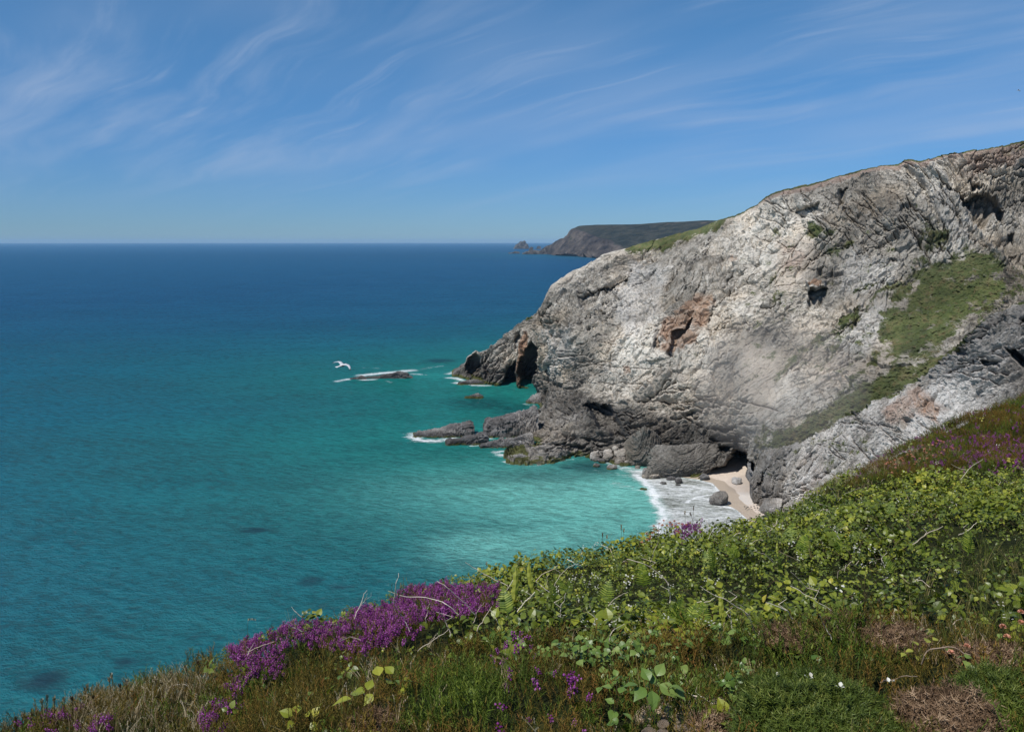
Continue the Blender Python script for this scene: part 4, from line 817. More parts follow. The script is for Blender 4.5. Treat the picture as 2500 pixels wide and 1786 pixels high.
M_twig = leaf_mat('bleached_twig', [(0, (.24, .17, .12)), (.5, (.50, .42, .33)), (1, (.74, .67, .57))], .0, .7, .2)
M_fern = leaf_mat('fern_fronds', [(0, (.07, .12, .014)), (.5, (.15, .22, .025)), (1, (.29, .34, .055))], .35, .5, .3)
M_yellow = leaf_mat('yellow_frond', [(0, (.25, .28, .04)), (1, (.46, .46, .10))], .4, .5, .3)
M_pink = leaf_mat('sea_pink', [(0, (.34, .13, .08)), (.6, (.58, .27, .18)), (1, (.72, .42, .34))], .3, .7, .2)
M_white = leaf_mat('white_petals', [(0, (.5, .48, .42)), (1, (.85, .84, .80))], .3, .6, .2)
M_stem = leaf_mat('plant_stem', [(0, (.03, .035, .01)), (1, (.12, .07, .04))], .0, .7, .2)

# ---- templates: (verts, faces, material slot per face)
def leaf_tmpl(L=1.0, Wd=.5, fold=.18, curl=.12, n=5, base=.0, prof=None, wav=0.0):
    pr = prof or [0.05, .62, .98, .80, .40, 0.0]; n = len(pr); V = []
    for i, w_ in enumerate(pr):
        f = i / (n - 1); z = -curl * (f - .15) ** 2; y = base + L * f
        for s in (-1, 0, 1): V.append((s * w_ * Wd / 2, y, z + fold * abs(s) * w_ * Wd / 2 + wav * math.sin(i * 2.4 + s)))
    Fc = []
    for i in range(n - 1):
        for j in range(2): a = i * 3 + j; Fc.append((a, a + 1, a + 4, a + 3))
    return np.array(V, float), Fc
def xf(V, s=1, rz=0, rx=0, ry=0, loc=(0, 0, 0)):
    M = Matrix.Translation(loc) @ Matrix.Rotation(rz, 4, 'Z') @ Matrix.Rotation(ry, 4, 'Y') @ Matrix.Rotation(rx, 4, 'X')
    M = np.array(M); return (V * s) @ M[:3, :3].T + M[:3, 3]
class Tm:
    def __init__(s): s.V = []; s.F = []; s.m = []; s.r = []; s.n = 0
    def add(s, V, Fc, mi=0, r=0.0):
        V = np.asarray(V, float); s.V.append(V); s.F += [tuple(a + s.n for a in f) + ((f[-1] + s.n,) if len(f) == 3 else ()) for f in Fc]; s.m += [mi] * len(Fc); s.r += [r] * len(V); s.n += len(V); return s
    def get(s): return np.concatenate(s.V), np.array([f if len(f) == 4 else f + (f[-1],) for f in s.F]), np.array(s.m), np.array(s.r)
def tube(pts, r0, r1, k=3):
    pts = np.asarray(pts, float); n = len(pts); T = np.gradient(pts, axis=0); T /= np.linalg.norm(T, axis=1, keepdims=True) + 1e-9
    a = np.cross(T, [.31, .17, .93]); a /= np.linalg.norm(a, axis=1, keepdims=True) + 1e-9; b = np.cross(T, a); V = []
    for i in range(n):
        r_ = r0 + (r1 - r0) * i / (n - 1)
        for j in range(k): th = 2 * math.pi * j / k; V.append(pts[i] + r_ * (math.cos(th) * a[i] + math.sin(th) * b[i]))
    Fc = [(i * k + j, (i + 1) * k + j, (i + 1) * k + (j + 1) % k, i * k + (j + 1) % k) for i in range(n - 1) for j in range(k)]
    return np.array(V), Fc
def frames(nrm, yaw, lean):
    """rotation matrices: local z near the normal leaned by LEAN, turned by YAW"""
    n = len(yaw); up = np.asarray(nrm, float) + np.stack([lean[:, 0], lean[:, 1], 0 * yaw], -1); up /= np.linalg.norm(up, axis=1, keepdims=True)
    f = np.stack([np.cos(yaw), np.sin(yaw), 0 * yaw], -1); xx = np.cross(f, up); xx /= np.linalg.norm(xx, axis=1, keepdims=True); yy = np.cross(up, xx)
    return np.stack([xx, yy, up], -1)
def scatter(name, tmpls, pos, Rm, scl, rnd, mats, spread=.25):
    """copies of small templates joined in one mesh of ground cover"""
    r_ = np.random.default_rng(len(pos)); which = r_.integers(0, len(tmpls), len(pos)); AV, AF, AM, AR = [], [], [], []; off = 0
    for k, (V, Fc, mi, rr_) in enumerate(tmpls):
        id_ = np.where(which == k)[0]
        if not len(id_): continue
        W = np.einsum('nij,vj->nvi', Rm[id_], V) * scl[id_][:, None, None] + pos[id_][:, None]
        AV.append(W.reshape(-1, 3)); AF.append((Fc[None] + (np.arange(len(id_)) * len(V))[:, None, None]).reshape(-1, 4) + off)
        AM.append(np.tile(mi, len(id_))); AR.append(np.clip(rnd[id_][:, None] * (1 - spread) + rr_[None] * spread + spread * 0, 0, 1).ravel()); off += len(id_) * len(V)
    Fc = np.concatenate(AF); AV = np.concatenate(AV); mi = np.concatenate(AM); tri = Fc[:, 3] == Fc[:, 2]
    order = np.r_[np.where(~tri)[0], np.where(tri)[0]]; loops = np.concatenate([Fc[~tri].ravel(), Fc[tri][:, :3].ravel()])
    return mesh(name, AV, loops, mats, dict(rnd=np.concatenate(AR)), matidx=mi[order], sizes=np.r_[np.full((~tri).sum(), 4), np.full(tri.sum(), 3)])

def place(n, zone, seed, y0=1.9, y1=16, x0=-5.5, x1=12.5, dmax=.35, z=(-.10, .02), dens_near=None, tilt=.5):
    """random stands on the slope, kept by a zone weight in the photograph's coordinates"""
    n = int(n * 1.18); r_ = np.random.default_rng(seed); f = r_.random(n); y = y0 + (y1 - y0) * f; hl, hr = y * .70 + .8, y * .85 + 2.2
    x = -hl + r_.random(n) * (hl + hr); keep = (x > x0) & (x < x1 + 1.5); x, y = x[keep], y[keep]
    keep = r_.random(len(x)) < (y * 1.55 + 3.0) / (y1 * 1.55 + 3.0); x, y = x[keep], y[keep]
    d = side(x, y, edge3); keep = d < dmax; x, y = x[keep], y[keep]
    zz = gsurf(x, y); px, py = project(np.stack([x, y, zz], -1)); w_ = zone(px, py, x, y)
    keep = r_.random(len(x)) < w_; x, y, zz = x[keep], y[keep], zz[keep]
    e = .05; gxn = (gsurf(x + e, y, False) - gsurf(x - e, y, False)) / (2 * e); gyn = (gsurf(x, y + e, False) - gsurf(x, y - e, False)) / (2 * e)
    nrm = np.stack([-gxn, -gyn, 1 + 0 * x], -1); nrm /= np.linalg.norm(nrm, axis=1, keepdims=True); nrm = nrm * tilt + np.array([0, 0, 1]) * (1 - tilt); nrm /= np.linalg.norm(nrm, axis=1, keepdims=True)
    pos = np.stack([x, y, zz + r_.uniform(z[0], z[1], len(x))], -1); return pos, nrm, r_

def Zn(px, py, poly, soft): return inpoly(px, py, poly, soft)
Z_h1 = [(560, 1592), (583, 1574), (646, 1567), (689, 1542), (752, 1528), (836, 1528), (858, 1503), (921, 1489), (963, 1475), (1000, 1440), (1051, 1410), (1104, 1440), (1215, 1436), (1219, 1496), (1104, 1512), (1034, 1544), (949, 1578), (872, 1607), (824, 1604), (822, 1586), (773, 1614), (699, 1643), (629, 1662), (600, 1680), (585, 1730), (545, 1740), (560, 1690), (592, 1640)]
Z_h2 = [(478, 1800), (506, 1722), (560, 1680), (572, 1740), (540, 1775), (530, 1800)]
Z_h3 = [(30, 1810), (90, 1760), (200, 1735), (270, 1760), (250, 1810)]
Z_h4 = [(1240, 1680), (1320, 1640), (1440, 1660), (1450, 1800), (1240, 1800)]
Z_h5 = [(1200, 1600), (1230, 1560), (1310, 1560), (1300, 1610), (1210, 1620)]
Z_h6 = [(2270, 1075), (2400, 1050), (2520, 1070), (2520, 1150), (2400, 1140), (2330, 1150), (2280, 1130)]
Z_h7 = [(1640, 1300), (1665, 1262), (1705, 1262), (1710, 1300), (1670, 1320)]
Z_heath_r = [(2060, 1190), (2150, 1090), (2300, 1015), (2520, 930), (2600, 930), (2600, 1110), (2400, 1140), (2250, 1150), (2150, 1165)]
Z_pale = [(180, 1700), (300, 1680), (420, 1650), (520, 1660), (510, 1720), (480, 1800), (120, 1800)]
Z_gr = [(2230, 1420), (2330, 1380), (2600, 1300), (2600, 1600), (2300, 1560), (2240, 1500)]
Z_ivy = [(1180, 1560), (1300, 1545), (1400, 1580), (1560, 1560), (1850, 1550), (1860, 1620), (1780, 1680), (1640, 1680), (1560, 1690), (1560, 1790), (1480, 1790), (1470, 1640), (1380, 1600), (1260, 1600)]
def z_low(px, py):          # the belt of heath in the lower part, below the brambles
    b = np.interp(px, [-400, 0, 480, 560, 700, 900, 1050, 1200, 1500, 1700, 1900, 2080, 2320, 2420, 2900], [1560, 1600, 1640, 1600, 1600, 1600, 1560, 1530, 1560, 1545, 1515, 1510, 1480, 1520, 1560])
    return sstep(py - b, -12, 14)
Z_g1 = [(1790, 1800), (1790, 1730), (1830, 1660), (1900, 1610), (2060, 1580), (2180, 1620), (2230, 1700), (2220, 1800)]
Z_d1 = [(2190, 1720), (2230, 1640), (2300, 1590), (2370, 1610), (2420, 1690), (2400, 1790), (2210, 1800)]
def purple(px, py):
    return np.maximum.reduce([Zn(px, py, Z_h1, 9), Zn(px, py, Z_h2, 9), Zn(px, py, Z_h3, 14) * .42, Zn(px, py, Z_h4, 18) * .16, Zn(px, py, Z_h5, 12) * .30, Zn(px, py, Z_h6, 16) * .20, Zn(px, py, Z_h7, 10) * .55, Zn(px, py, Z_heath_r, 10) * .035])
def bushes(px, py): return np.maximum(Zn(px, py, Z_g1, 8), Zn(px, py, Z_d1, 8))

# brambles: sprays of three leaves over the whole upper slope
lfV, lfF = leaf_tmpl(1, .82, .22, .25, prof=[.10, .78, 1.0, .82, .45, .0]); br_t = []
for sd_ in range(6):
    r_ = random.Random(sd_); T_ = Tm()
    for a, b in ((0, 1), (1.35, .82), (-1.35, .82)):
        T_.add(xf(xf(lfV, .034 * b * r_.uniform(.8, 1.15), 0, r_.uniform(-.35, .25), r_.uniform(-.3, .3), (0, .012, 0)), 1, a + r_.uniform(-.2, .2)), lfF, 0, r_.random())
    if sd_ < 2: V_, F_ = tube([(0, 0, 0), (0, -.03, -.02), (0, -.05, -.06)], .0012, .0015); T_.add(V_, F_, 1, .5)
    br_t.append(T_.get())
def z_bramble(px, py, x, y):
    w_ = (1 - z_low(px, py)) * (1 - .95 * purple(px, py)) * (1 - .93 * Zn(px, py, Z_heath_r, 10)) * (1 - .6 * Zn(px, py, Z_gr, 40)) * (1 - Zn(px, py, Z_pale, 10)) * (px > 480)
    w_ = np.maximum(w_, .30 * z_low(px, py) * (px > 560) * sstep(fbm(np.stack([x / .3, y / .3, 0 * x], -1), 2, seed=505), .1, .45) * (1 - bushes(px, py)))
    w_ = np.maximum(w_, .5 * Zn(px, py, [(520, 1600), (590, 1590), (600, 1660), (560, 1700), (500, 1700), (490, 1650)], 8))
    thin = sstep(fbm(np.stack([x / .5, y / .5, 0 * x], -1), 2, seed=500), -.55, .05); return w_ * (.50 + .50 * thin)
pos, nrm, r_ = place(170000, z_bramble, 1, z=(-.13, .05)); n = len(pos); NB = n
gg = np.clip(.42 + .50 * fbm(pos / 1.0, 3, seed=520) + .2 * fbm(pos / .2, 2, seed=521) + r_.normal(0, .20, n), 0, .93); gg = np.where(r_.random(n) < .03 + .12 * sstep(fbm(pos / .7, 2, seed=523), .3, .6), .97, gg); lsz = .62 + .95 * sstep(fbm(pos / .6, 3, seed=522), -.4, .6) + .45 * (1 - sstep(pos[:, 1], 3.6, 5.0))
o = scatter('bramble_thicket', br_t, pos, frames(nrm, r_.uniform(0, 6.283, n), r_.normal(0, .62, (n, 2))), r_.uniform(.6, 1.3, n) * lsz * (1 + .25 * sstep(pos[:, 1], 6, 10)), gg, [M_bramble, M_stem], .5)
tag(o, 'low tangle of green bramble leaves covering the slope', kind='stuff')

# ivy and other broad glossy leaves in the lower middle
ivV, ivF = leaf_tmpl(1, 1.0, .12, .3, prof=[.45, .98, .9, .6, .28, 0]); iv_t = []
for sd_ in range(4):
    r_ = random.Random(sd_ + 40); T_ = Tm()
    for k in range(2): T_.add(xf(ivV, .038 * r_.uniform(.6, 1.15), r_.uniform(0, 6.28), r_.uniform(-.5, .6), r_.uniform(-.5, .5), (r_.uniform(-.02, .02), r_.uniform(-.02, .02), 0)), ivF, 0, r_.random())
    iv_t.append(T_.get())
pos, nrm, r_ = place(70000, lambda px, py, x, y: np.maximum(Zn(px, py, Z_ivy, 18) * sstep(fbm(np.stack([x / .22, y / .22, 0 * x], -1), 2, seed=530), -.2, .35) * .7, (.006 * z_low(px, py) * (px > 500))), 2, y1=6, z=(-.02, .05)); n = len(pos)
o = scatter('ivy', iv_t, pos, frames(nrm, r_.uniform(0, 6.283, n), np.c_[r_.normal(0, .4, n), r_.normal(-.35, .4, n)]), r_.uniform(.6, 1.25, n), r_.random(n), [M_ivy]); tag(o, 'patch of glossy pale green ivy leaves among the heath', kind='stuff')

# heath: fine upright shoots
def shoot(h=.09, nn=12, w_=.0035, ln=.012, r_=random, bells=0):
    T_ = Tm(); bx_, by_ = r_.uniform(-.02, .02), r_.uniform(-.02, .02); pts = [(bx_ * f * f, by_ * f * f, h * f) for f in (0, .4, .75, 1)]
    V_, F_ = tube(pts, .0011, .0006); T_.add(V_, F_, 0, .2)
    for k in range(nn):
        f = .15 + .85 * k / nn; c = np.array([bx_ * f * f, by_ * f * f, h * f]); a = k * 2.4 + r_.random(); dx, dy = math.cos(a), math.sin(a); e = ln * r_.uniform(.7, 1.3)
        T_.add([c + [-dy * w_ * .5, dx * w_ * .5, 0], c + [dy * w_ * .5, -dx * w_ * .5, 0], c + [dx * e, dy * e, e * .9]], [(0, 1, 2)], 0, .3 + .7 * f)
    for k in range(bells):
        f = .40 + .62 * k / bells; c = np.array([bx_ * f * f, by_ * f * f, h * f]); a = k * 2.4 + r_.random(); R0 = .0085; c = c + [math.cos(a) * .009, math.sin(a) * .009, 0]; s = .0050 * r_.uniform(.75, 1.2)
        T_.add([c + [0, 0, s * 1.3], c + [s, 0, 0], c + [0, s, 0], c + [-s, 0, 0], c + [0, -s, 0], c + [0, 0, -s * 1.3]], [(0, 1, 2), (0, 2, 3), (0, 3, 4), (0, 4, 1), (5, 2, 1), (5, 3, 2), (5, 4, 3), (5, 1, 4)], 1, r_.random())
    return T_.get()
ling_t = [shoot(random.Random(k).uniform(.06, .10), 12, r_=random.Random(k)) for k in range(6)]
purple_t = [shoot(random.Random(k).uniform(.055, .075), 7, r_=random.Random(k + 50), bells=12) for k in range(6)]
def z_ling(px, py, x, y):
    w_ = np.maximum.reduce([z_low(px, py) * (1 - .5 * Zn(px, py, Z_pale, 15)), Zn(px, py, Z_heath_r, 8), .35 * Zn(px, py, Z_h1, 20), (px < 520) * .9])
    return w_ * (1 - .45 * bushes(px, py)) * (1 - .85 * Zn(px, py, STONY, 8)) * (1 - .5 * Zn(px, py, Z_gr, 20))
pos, nrm, r_ = place(620000, z_ling, 3, z=(-.10, -.02)); n = len(pos); ppx, ppy = project(pos)
gp = np.maximum(Zn(ppx, ppy, [(1020, 1690), (1130, 1640), (1250, 1660), (1260, 1800), (980, 1800)], 30), Zn(ppx, ppy, [(1480, 1700), (1800, 1640), (1800, 1800), (1560, 1740)], 30) * .6)
gp = np.maximum(gp, sstep(fbm(pos / .4, 3, seed=545), .02, .4) * .75)
ml = r_.random(n) < gp; gg = np.clip(.40 + .6 * fbm(pos / .40, 3, seed=540) + r_.normal(0, .2, n), 0, .88)
Rm = frames(nrm, r_.uniform(0, 6.283, n), r_.normal(0, .34, (n, 2))); sc1_ = r_.uniform(.6, 1.3, n) * (.65 + .85 * sstep(fbm(pos / .22, 3, seed=547), -.5, .5))
o = scatter('heath', ling_t, pos[~ml], Rm[~ml], sc1_[~ml], gg[~ml], [M_ling, M_bell]); tag(o, 'brownish green heath shoots covering the lower slope', kind='stuff')
o = scatter('green_heath', ling_t, pos[ml], Rm[ml], sc1_[ml] * 1.05, r_.random(ml.sum()), [M_moss, M_bell]); tag(o, 'bright green soft shoots growing in patches through the heath', kind='stuff')

pos, nrm, r_ = place(330000, lambda px, py, x, y: purple(px, py) * sstep(fbm(np.stack([x / .16, y / .16, 0 * x], -1), 2, seed=550), -.5, .1), 4, z=(-.05, .015)); n = len(pos)
o = scatter('heather', purple_t, pos, frames(nrm, r_.uniform(0, 6.283, n), r_.normal(0, .25, (n, 2))), r_.uniform(.65, 1.2, n), np.clip(r_.normal(.45, .3, n), 0, 1), [M_ling, M_bell], .6); tag(o, 'bright purple bell heather in flower along the edge of the slope', kind='stuff')

# grasses
def blades(k, h, w_, r_, seedhead=False):
    T_ = Tm()
    for i in range(k):
        a = r_.uniform(0, 6.28); b = r_.uniform(.15, .6) * h; hh = h * r_.uniform(.6, 1.1); o_ = (r_.uniform(-.015, .015), r_.uniform(-.015, .015)); V_ = []
        for f in (0, .35, .7, 1):
            c = np.array([o_[0] + math.cos(a) * b * f * f, o_[1] + math.sin(a) * b * f * f, hh * f]); ww = w_ * (1 - f * .9) / 2; V_ += [c + [-math.sin(a) * ww, math.cos(a) * ww, 0], c - [-math.sin(a) * ww, math.cos(a) * ww, 0]]
        T_.add(V_, [(0, 1, 3, 2), (2, 3, 5, 4), (4, 5, 7, 6)], 0, r_.random())
        if seedhead and i % 2 == 0:
            for q in range(7):
                f = .78 + q * .04; c = np.array([o_[0] + math.cos(a) * b * f * f, o_[1] + math.sin(a) * b * f * f, hh * f]); s = .0035; an = q * 2.2
                T_.add([c, c + [s * math.cos(an), s * math.sin(an), s * 1.4], c + [0, 0, s * 3]], [(0, 1, 2)], 0, 1.0)
    return T_.get()
gr_t = [blades(6, .20, .004, random.Random(k), k % 2 == 0) for k in range(5)]; dr_t = [blades(6, .11, .0045, random.Random(k + 9), True) for k in range(5)]
pos, nrm, r_ = place(60000, lambda px, py, x, y: np.maximum.reduce([Zn(px, py, Z_gr, 45) * .55, .030 + 0 * px, .16 * z_low(px, py), .35 * Zn(px, py, [(1880, 1190), (2080, 1140), (2100, 1180), (1900, 1250)], 15)]) * (1 - bushes(px, py)), 5, z=(-.12, -.03)); n = len(pos)
o = scatter('grass', gr_t, pos, frames(nrm, r_.uniform(0, 6.283, n), r_.normal(0, .2, (n, 2))), r_.uniform(.5, 1.1, n), np.clip(r_.normal(.5, .22, n), 0, 1), [M_grass]); tag(o, 'long thin grass growing up through the brambles and heath', kind='stuff')
pos, nrm, r_ = place(150000, lambda px, py, x, y: np.maximum.reduce([Zn(px, py, Z_pale, 24) * 1.0, .35 * Zn(px, py, [(2080, 1180), (2170, 1100), (2330, 1080), (2340, 1110), (2180, 1150), (2100, 1200)], 10), .05 * z_low(px, py), .3 * (px < 260), .3 * Zn(px, py, [(1880, 1190), (2080, 1140), (2100, 1170), (1900, 1240)], 10)]) * (1 - bushes(px, py)), 6, z=(-.06, .0)); n = len(pos)
o = scatter('dry_grass', dr_t, pos, frames(nrm, r_.uniform(0, 6.283, n), r_.normal(0, .3, (n, 2))), r_.uniform(.45, 1.0, n), np.clip(r_.normal(.62, .27, n), 0, 1), [M_dry]); tag(o, 'pale dry bleached grass on the left end of the slope', kind='stuff')
# little white flowers scattered in the brambles
fl_t = []
for k in range(3):
    r_ = random.Random(k + 77); T_ = Tm()
    for q in range(6):
        c = np.array([r_.uniform(-.025, .025), r_.uniform(-.025, .025), r_.uniform(0, .03)]); s = .0045
        for a in range(5): T_.add([c, c + [s * math.cos(a * 1.256 - .5), s * math.sin(a * 1.256 - .5), .001], c + [s * 1.5 * math.cos(a * 1.256), s * 1.5 * math.sin(a * 1.256), .002], c + [s * math.cos(a * 1.256 + .5), s * math.sin(a * 1.256 + .5), .001]], [(0, 1, 2, 3)], 0, r_.random())
    fl_t.append(T_.get())
pos, nrm, r_ = place(16000, lambda px, py, x, y: (1 - z_low(px, py)) * (px > 1350) * sstep(fbm(np.stack([x / .8, y / .8, 0 * x], -1), 2, seed=560), .0, .5) * .30, 8, z=(.0, .05)); n = len(pos)
o = scatter('bramble_blossom', fl_t, pos, frames(nrm, r_.uniform(0, 6.283, n), np.c_[r_.normal(0, .4, n), r_.normal(-.4, .3, n)]), r_.uniform(.6, 1.1, n), r_.random(n), [M_white]); tag(o, 'tiny white blossoms dotted through the bramble leaves', kind='stuff')

# ---- single plants
def solo(name, T_, loc, label, cat, group, mats, rz=0.0, rx=0.0, ry=0.0, s=1.0, parent=None):
    V, Fc, mi, rr_ = T_ if isinstance(T_, tuple) else T_.get(); tri = Fc[:, 3] == Fc[:, 2]; order = np.r_[np.where(~tri)[0], np.where(tri)[0]]
    loops = np.concatenate([Fc[~tri].ravel(), Fc[tri][:, :3].ravel()])
    o = mesh(name, V * s, loops, mats, dict(rnd=rr_), matidx=mi[order], sizes=np.r_[np.full((~tri).sum(), 4), np.full(tri.sum(), 3)], parent=parent)
    o.location = loc; o.rotation_euler = (rx, ry, rz); return tag(o, label, cat, group) if label else o

def bush(name, cx, cy, wpx, hpx, label, mats, n, seed, dead=False, group=None):
    """gorse: a dome of spiny shoots on branching stems"""
    g = gpoint(cx, min(cy + hpx * .35, 1784))[0]; k = g[1] / F; rx_, rz_ = wpx * k / 2, hpx * k * .48; r_ = random.Random(seed)
    e = bpy.data.objects.new(name, None); COL.objects.link(e); e.location = g - [0, 0, .06]; tag(e, label, 'bush', group)
    ts = []
    for q in range(6):
        T_ = Tm(); h = .055
        V_, F_ = tube([(0, 0, 0), (r_.uniform(-.006, .006), 0, h * .5), (r_.uniform(-.012, .012), r_.uniform(-.01, .01), h)], .0016, .0007); T_.add(V_, F_, 0, .1)
        for i in range(22):
            f = i / 22; a = i * 2.4; ln = .017 * (1.1 - .5 * f) * r_.uniform(.6, 1.3); c = np.array([0, 0, h * (f * .95 + .05)]); d = np.array([math.cos(a), math.sin(a), .75 if not dead else r_.uniform(-.4, .9)]); pz = np.array([-math.sin(a), math.cos(a), 0]) * .0013
            T_.add([c + pz, c - pz, c + d * ln], [(0, 1, 2)], 0, .25 + .75 * f * r_.random())
        ts.append(T_.get())
    rg = np.random.default_rng(seed); d = rg.normal(size=(n, 3)); d[:, 2] = np.abs(d[:, 2]) * .9 + .02; d /= np.linalg.norm(d, axis=1, keepdims=True)
    lum = 1 + .5 * fbm(d * 2.4 + seed, 3, seed=seed) + .26 * fbm(d * 7 + seed, 2, seed=seed + 1); rad = lum * (1 - .42 * rg.random(n) ** 1.4)
    pos = d * rad[:, None] * [rx_, rx_ * .75, rz_]
    nrm = d * [1, 1, .8] + [0, 0, .5]; nrm /= np.linalg.norm(nrm, axis=1, keepdims=True)
    o = scatter('foliage' if not dead else 'dead_foliage', ts, pos, frames(nrm, rg.uniform(0, 6.28, n), rg.normal(0, .35 if not dead else .8, (n, 2))), rg.uniform(.8, 1.6, n), np.clip(.50 + .6 * fbm(d * 5 + seed, 2, seed=seed + 3) + rg.normal(0, .22, n), 0, 1), mats, .45); o.parent = e
    T_ = Tm()
    for i in range(16 if not dead else 34):
        a = r_.uniform(0, 6.28); b = r_.uniform(.1, 1.2); end = np.array([math.cos(a) * math.sin(b) * rx_, math.sin(a) * math.sin(b) * rx_ * .75, math.cos(b) * rz_]) * r_.uniform(.8, 1.04); mid = end * .5 + np.array([r_.uniform(-.05, .05), r_.uniform(-.05, .05), .03])
        V_, F_ = tube([(0, 0, 0), mid * .6, mid, end * .8 + [0, 0, .01], end], .004, .0016, 4); T_.add(V_, F_, 0, r_.random())
    solo('branches', T_, (0, 0, 0), None, None, None, [M_twig if dead else M_stem], parent=e); return e
bush('gorse_bush', 2000, 1690, 400, 200, 'wide bushy green gorse at the bottom right with a few pale petals', [M_gorse], 9000, 3)
bush('gorse_bush', 2445, 1665, 190, 160, 'dark green gorse in the bottom right corner beyond the dead bush', [M_gorse], 3400, 5)
bush('gorse_bush', 2110, 1775, 210, 60, 'low green and brown gorse sprigs in front of the wide green bush', [M_gorse], 1800, 6)
bush('dead_gorse_bush', 2312, 1705, 205, 190, 'round dead brown gorse bush between the two green ones', [M_dead], 5200, 7, True)
bush('dead_gorse_bush', 2430, 1585, 170, 60, 'low dry brown gorse strip above the dark green corner bush', [M_dead], 1900, 8, True)
bush('dead_gorse_bush', 2080, 1500, 110, 50, 'small dry brown sprigs under the brambles, middle of the dry belt', [M_dead], 700, 9, True)
bush('dead_gorse_bush', 2190, 1525, 110, 44, 'dry brown sprigs at the right end of the dry belt', [M_dead], 700, 10, True)
bush('dead_gorse_bush', 1930, 1525, 120, 38, 'dry brown sprigs at the left end of the dry belt', [M_dead], 700, 11, True)
bush('dead_gorse_bush', 1745, 1745, 70, 60, 'bleached dead twigs beside the pale stony ground', [M_dead], 420, 12, True)
bush('dead_heather_bush', 905, 1742, 110, 60, 'grey brown dead heather sprigs below the big bramble leaves', [M_dead], 600, 13, True)

# ferns
def frond(L, r_, mi=0, wd=.20, arch=.5):
    T_ = Tm(); npn = 13; P0 = [np.array([0, arch * L * f * f * .55, L * f * (1 - .28 * arch * f)]) for f in np.linspace(0, 1, npn + 3)]
    V_, F_ = tube(P0, .0022, .0008); T_.add(V_, F_, mi, .2)
    for i in range(2, npn + 2):
        f = i / (npn + 2); c = P0[i]; up = P0[i + 1] - P0[i] if i + 1 < len(P0) else P0[i] - P0[i - 1]; up = up / np.linalg.norm(up); dl = L / npn * .30; ln = wd * L * 1.5 * (math.sin(math.pi * min(1, f * .95 + .12)) ** .8) * (1.12 - f * .75)
        for s in (-1, 1):
            d = np.array([s, .0, 0]) + up * .35 + np.array([0, 0, -.05]); d /= np.linalg.norm(d); pw = [c + d * ln * q + up * e_ * dl * w__ for q, w__ in ((0, .8), (.3, 1.0), (.6, .75), (.85, .4)) for e_ in (-1, 1)] + [c + d * ln]
            T_.add(pw, [(0, 2, 3, 1), (2, 4, 5, 3), (4, 6, 7, 5), (6, 8, 7)], mi, r_.random())
    return T_.get()
fern_px = [(1385, 1432, 'narrow light green fern frond just right of the yellow fronds'), (1353, 1470, 'fern frond low beside the curved white twig under the left thicket'), (1473, 1462, 'upright fern frond with a clear comb shape in the left centre of the thicket'), (1572, 1415, 'dark fern frond beneath the arching bare stem'),
           (1628, 1515, 'leftmost of the yellowish ferns at the bottom edge of the thicket'), (1674, 1510, 'middle yellowish fern at the bottom edge of the thicket, widest of the three'), (1714, 1505, 'right one of the ferns at the bottom edge of the thicket'), (1740, 1375, 'drooping dark green fern frond left of the broad pair below the beach'),
           (1802, 1345, 'broad green fern frond standing below the beach'), (1925, 1312, 'short fern leaning behind a larger one right of the beach'), (1952, 1345, 'large upright fern right of the beach with spread pinnae'), (1900, 1385, 'bright small fern left of the bronze bramble leaves'),
           (2046, 1342, 'light yellow green fern tilting right near the top of the thicket'), (2250, 1345, 'small fern in the right half of the thicket near the white blossoms'), (2180, 1382, 'pale fern above the large round bramble leaves'), (2173, 1245, 'single bright fern near the pink flowers at the top of the thicket'), (2360, 1335, 'fern half hidden by grass at the right of the thicket'), (1240, 1480, 'small olive fern right of the purple heather')]
for i, (a, b, lb) in enumerate(fern_px):
    r_ = random.Random(i + 900); g = gpoint(a, b)[0]
    if np.isnan(g[0]): continue
    e = bpy.data.objects.new('fern', None); COL.objects.link(e); e.location = g + [0, -.02, -.06]; tag(e, lb, 'fern', 'ferns in the bramble thicket')
    for k in range(r_.choice([1, 1, 2])):
        solo('frond', frond(r_.uniform(.16, .30), r_), (0, 0, 0), None, None, None, [M_fern], rz=r_.uniform(-1.0, 1.0), rx=r_.uniform(-.5, .2), ry=r_.uniform(-.85, .85), parent=e)

# tall yellow strap-shaped fronds
for i, (a, b, h, lb) in enumerate([(1254, 1472, .26, 'tallest pale yellow strap leaf right of the purple heather'), (1302, 1440, .24, 'curving yellow strap leaf beside the tallest one'), (1642, 1370, .11, 'short yellow strap leaf under the sea pinks'), (1768, 1508, .17, 'yellow strap leaf at the bottom right of the ferns'), (1783, 1325, .07, 'tiny yellow strap leaf near the top of the slope below the beach'), (1900, 1350, .12, 'yellow strap leaf left of the large fern'), (1955, 1290, .14, 'bent yellow strap leaf sticking up below the boulder'), (2112, 1402, .09, 'little yellow strap leaf near the round bramble leaves'), (2080, 1270, .11, 'yellow strap leaf high on the right of the thicket')]):
    r_ = random.Random(i + 5); g = gpoint(a, b)[0]
    if np.isnan(g[0]): continue
    V_, F_ = leaf_tmpl(h, h * .17, .5, .0, prof=[.35, .8, .7, 1.0, .85, 1.0, .75, .8, .45, .0], wav=.004); V_ = V_[:, [0, 2, 1]]; V_[:, 0] += .10 * np.sin(V_[:, 2] / h * 2.2) * h * r_.choice([-1, 1]) * (i > 0) ; V_[:, 1] += .25 * (V_[:, 2] / h) ** 2 * h
    T_ = Tm(); T_.add(V_, F_, 0, .3); solo('strap_leaf', T_, g - [0, 0, .03], lb, 'leaf', None, [M_yellow], rz=r_.uniform(-.5, .5), ry=r_.uniform(-.15, .2))

